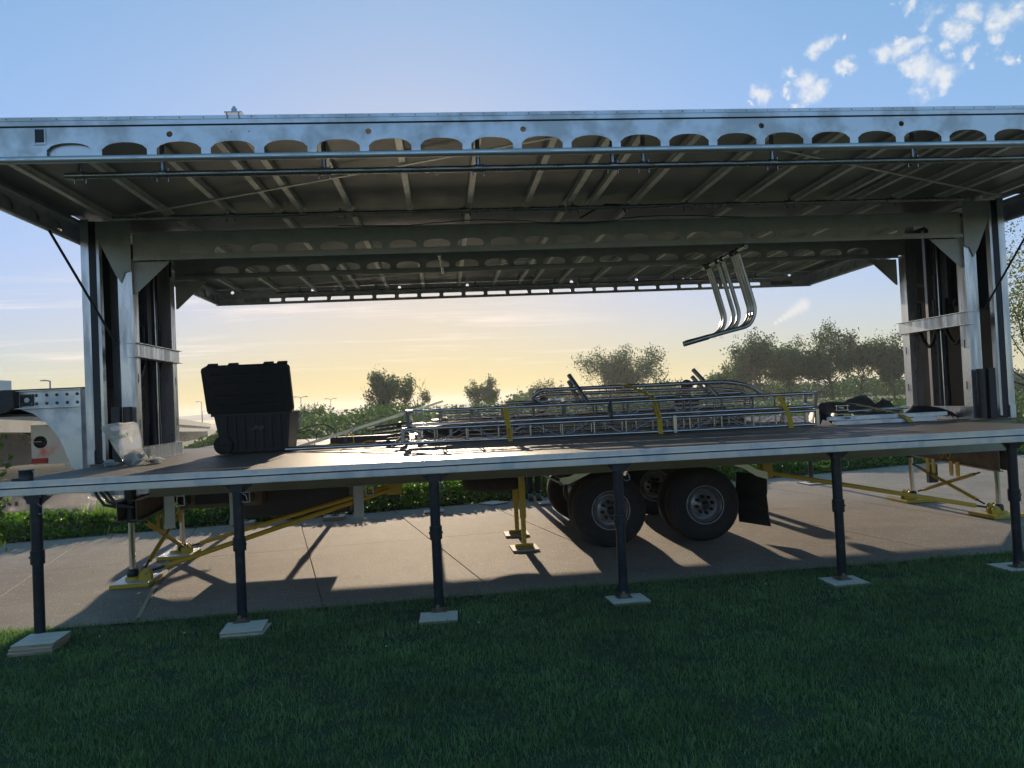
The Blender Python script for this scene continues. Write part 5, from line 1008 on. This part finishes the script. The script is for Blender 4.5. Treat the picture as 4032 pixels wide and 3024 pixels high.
# ------------------------------------------------------------------ people behind the stage
def skinbody(name,J,E_,root,m,parent):
    me=bpy.data.meshes.new(name); o0=ORG[parent.name]; me.from_pydata([tuple(Vector(j[:3])-o0) for j in J],E_,[]); o=bpy.data.objects.new(name,me); COL.objects.link(o); o.parent=parent; ORG[o.name]=o0
    md=o.modifiers.new('skin','SKIN'); 
    for i,j in enumerate(J): 
        me.skin_vertices[0].data[i].radius=(j[3],j[4] if len(j)>4 else j[3])
    me.skin_vertices[0].data[root].use_root=True; ss=o.modifiers.new('sub','SUBSURF'); ss.levels=2; ss.render_levels=2; me.materials.append(MT[m]); return o
def person(label,x,y,z0,lean,bend,face,mats,gap=.18,hh=1.0):
    """lean: direction (dx,dy) of the bent torso; bend 0 upright .. 1 bent"""
    t=thing('person',label,'person',(x,y,z0)); P=lambda a,b,c: (x+a*hh,y+b*hh,z0+c*hh)
    hip=.92; L_=.50; tz=L_*math.cos(bend); tx=L_*math.sin(bend); dx,dy=lean
    ch_=(dx*tx,dy*tx,hip+tz); nk=(dx*tx*1.15,dy*tx*1.15,hip+tz*1.14+.02); 
    sh=Vector((-dy,dx,0)); sh=sh if sh.length>.1 else Vector((1,0,0)); sh.normalize(); S=lambda s_,k:(ch_[0]+sh.x*s_*k,ch_[1]+sh.y*s_*k,ch_[2])
    # trousers
    J=[(*P(0,0,hip),.135*hh,.11*hh),(*P(-gap/2,0,hip-.08),.085*hh),(*P(-gap/2-.02,.0,.48),.062*hh),(*P(-gap/2-.02,.03,.10),.05*hh),(*P(gap/2,0,hip-.08),.085*hh),(*P(gap/2+.02,.02,.48),.062*hh),(*P(gap/2+.02,.04,.10),.05*hh)]
    skinbody('trousers',J,[(0,1),(1,2),(2,3),(0,4),(4,5),(5,6)],0,mats[0],t)
    # body: torso, arms, head in one surface
    J=[(*P(0,0,hip+.02),.14*hh,.11*hh),(*P(ch_[0]*.5,ch_[1]*.5,hip+tz*.5),.135*hh,.11*hh),(*P(*ch_),.15*hh,.11*hh),(*P(*nk),.055*hh),(*P(nk[0]+dx*.03,nk[1]+dy*.03,nk[2]+.10),.07*hh,.075*hh),(*P(nk[0]+dx*.05,nk[1]+dy*.05,nk[2]+.20),.085*hh,.095*hh)]
    E_=[(0,1),(1,2),(2,3),(3,4),(4,5)]
    for s_ in (-1,1):
        a=S(s_,.17); b=len(J); J+=[(*P(*a),.06*hh),(*P(a[0]+dx*.08,a[1]+dy*.08,a[2]-.27),.045*hh),(*P(a[0]+dx*.28,a[1]+dy*.28-.02,a[2]-.36),.035*hh),(*P(a[0]+dx*.35,a[1]+dy*.35-.03,a[2]-.38),.03*hh,.018*hh)]
        E_+=[(2,b),(b,b+1),(b+1,b+2),(b+2,b+3)]
        for k in range(5):
            c=len(J); f0=Vector(P(a[0]+dx*.35,a[1]+dy*.35-.03,a[2]-.38)); o_=sh*(k-2)*.014; ln=(.05,.07,.075,.07,.055)[k]
            J+=[(f0.x+dx*ln*.6+o_.x,f0.y+dy*ln*.6+o_.y-.01,f0.z-.01,.009),(f0.x+dx*ln+o_.x,f0.y+dy*ln+o_.y-.015,f0.z-.035,.008)]; E_+=[(b+3,c),(c,c+1)]
    skinbody('jacket_and_body',J,E_,0,mats[1],t)
    hc=Vector(P(nk[0]+dx*.05,nk[1]+dy*.05,nk[2]+.16))
    m=MB(); m.lathe([(0,-.115),(.05,-.105),(.075,-.06),(.088,0),(.085,.05),(.05,.1),(0,.118)],hc,18,'z'); m.tube([hc+Vector((face[0]*.08,face[1]*.08,.01)),hc+Vector((face[0]*.115,face[1]*.115,-.015))],[.012,.016],8); 
    for s_ in (-1,1): e=Vector((-face[1],face[0],0))*s_; m.lathe([(0,-.03),(.014,-.015),(.016,0),(.012,.02),(0,.03)],hc+e*.088,8,'z')
    m.build('head','skinp',t)
    m=MB(); m.lathe([(.093,.0),(.097,.03),(.09,.075),(.055,.115),(0,.13)],hc,18,'z'); m.hexa([tuple(hc+Vector(face+(0,))*a+Vector((-face[1],face[0],0))*b+Vector((0,0,c))) for a,b,c in ((.07,-.07,.005),(.07,.07,.005),(.17,.05,.0),(.17,-.05,.0),(.07,-.07,.02),(.07,.07,.02),(.17,.05,.008),(.17,-.05,.008))]); m.build('cap',mats[2],t)
    for s_ in (-1,1):
        m=MB(); fx=x+s_*(gap/2+.02)*hh; m.hexa([(fx-.045,y-.13,z0),(fx+.045,y-.13,z0),(fx+.04,y+.12,z0),(fx-.04,y+.12,z0),(fx-.035,y-.11,z0+.05),(fx+.035,y-.11,z0+.05),(fx+.04,y+.10,z0+.11),(fx-.04,y+.10,z0+.11)]); m.build('shoe','black',t,.015)
    return t
person('person in blue jeans and brown jacket bending over behind the deck, left of the bin',-3.38,12.35,-.05,(.8,-.6),.95,(.7,-.7),('jeans','jacket','jacket'),gap=.34)
person('person in dark trousers standing on the path behind the front wheels',1.40,12.45,0,(.9,-.2),.35,(.9,-.3),('trouser','shirt','black'),gap=.10,hh=.95)
person('person in a dark red cap behind the leaning posts at the far deck edge',3.98,12.4,0,(0,-1),.05,(0,-1),('trouser','shirt','cap'),gap=.2,hh=1.03)
tag(MB().tube([(5.9,14.5,0),(5.9,14.5,.2)],.02,6).build('marker_post','white'),'short white marker post on the verge at the right','post')
# ------------------------------------------------------------------ haze
hm=bpy.data.materials.new('haze'); hm.use_nodes=True; t=hm.node_tree; t.nodes.clear(); o_=t.nodes.new('ShaderNodeOutputMaterial'); pv=t.nodes.new('ShaderNodeVolumePrincipled')
pv.inputs['Density'].default_value=.00055; pv.inputs['Color'].default_value=(.93,.94,.95,1); pv.inputs['Anisotropy'].default_value=.35; t.links.new(pv.outputs[0],o_.inputs['Volume']); MT['haze']=hm
hz=MB().box(-1620,1620,-80,1900,-30,17).build('haze','haze'); setting(hz,'stuff'); hz.display_type='WIRE'
SC.cycles.volume_bounces=0
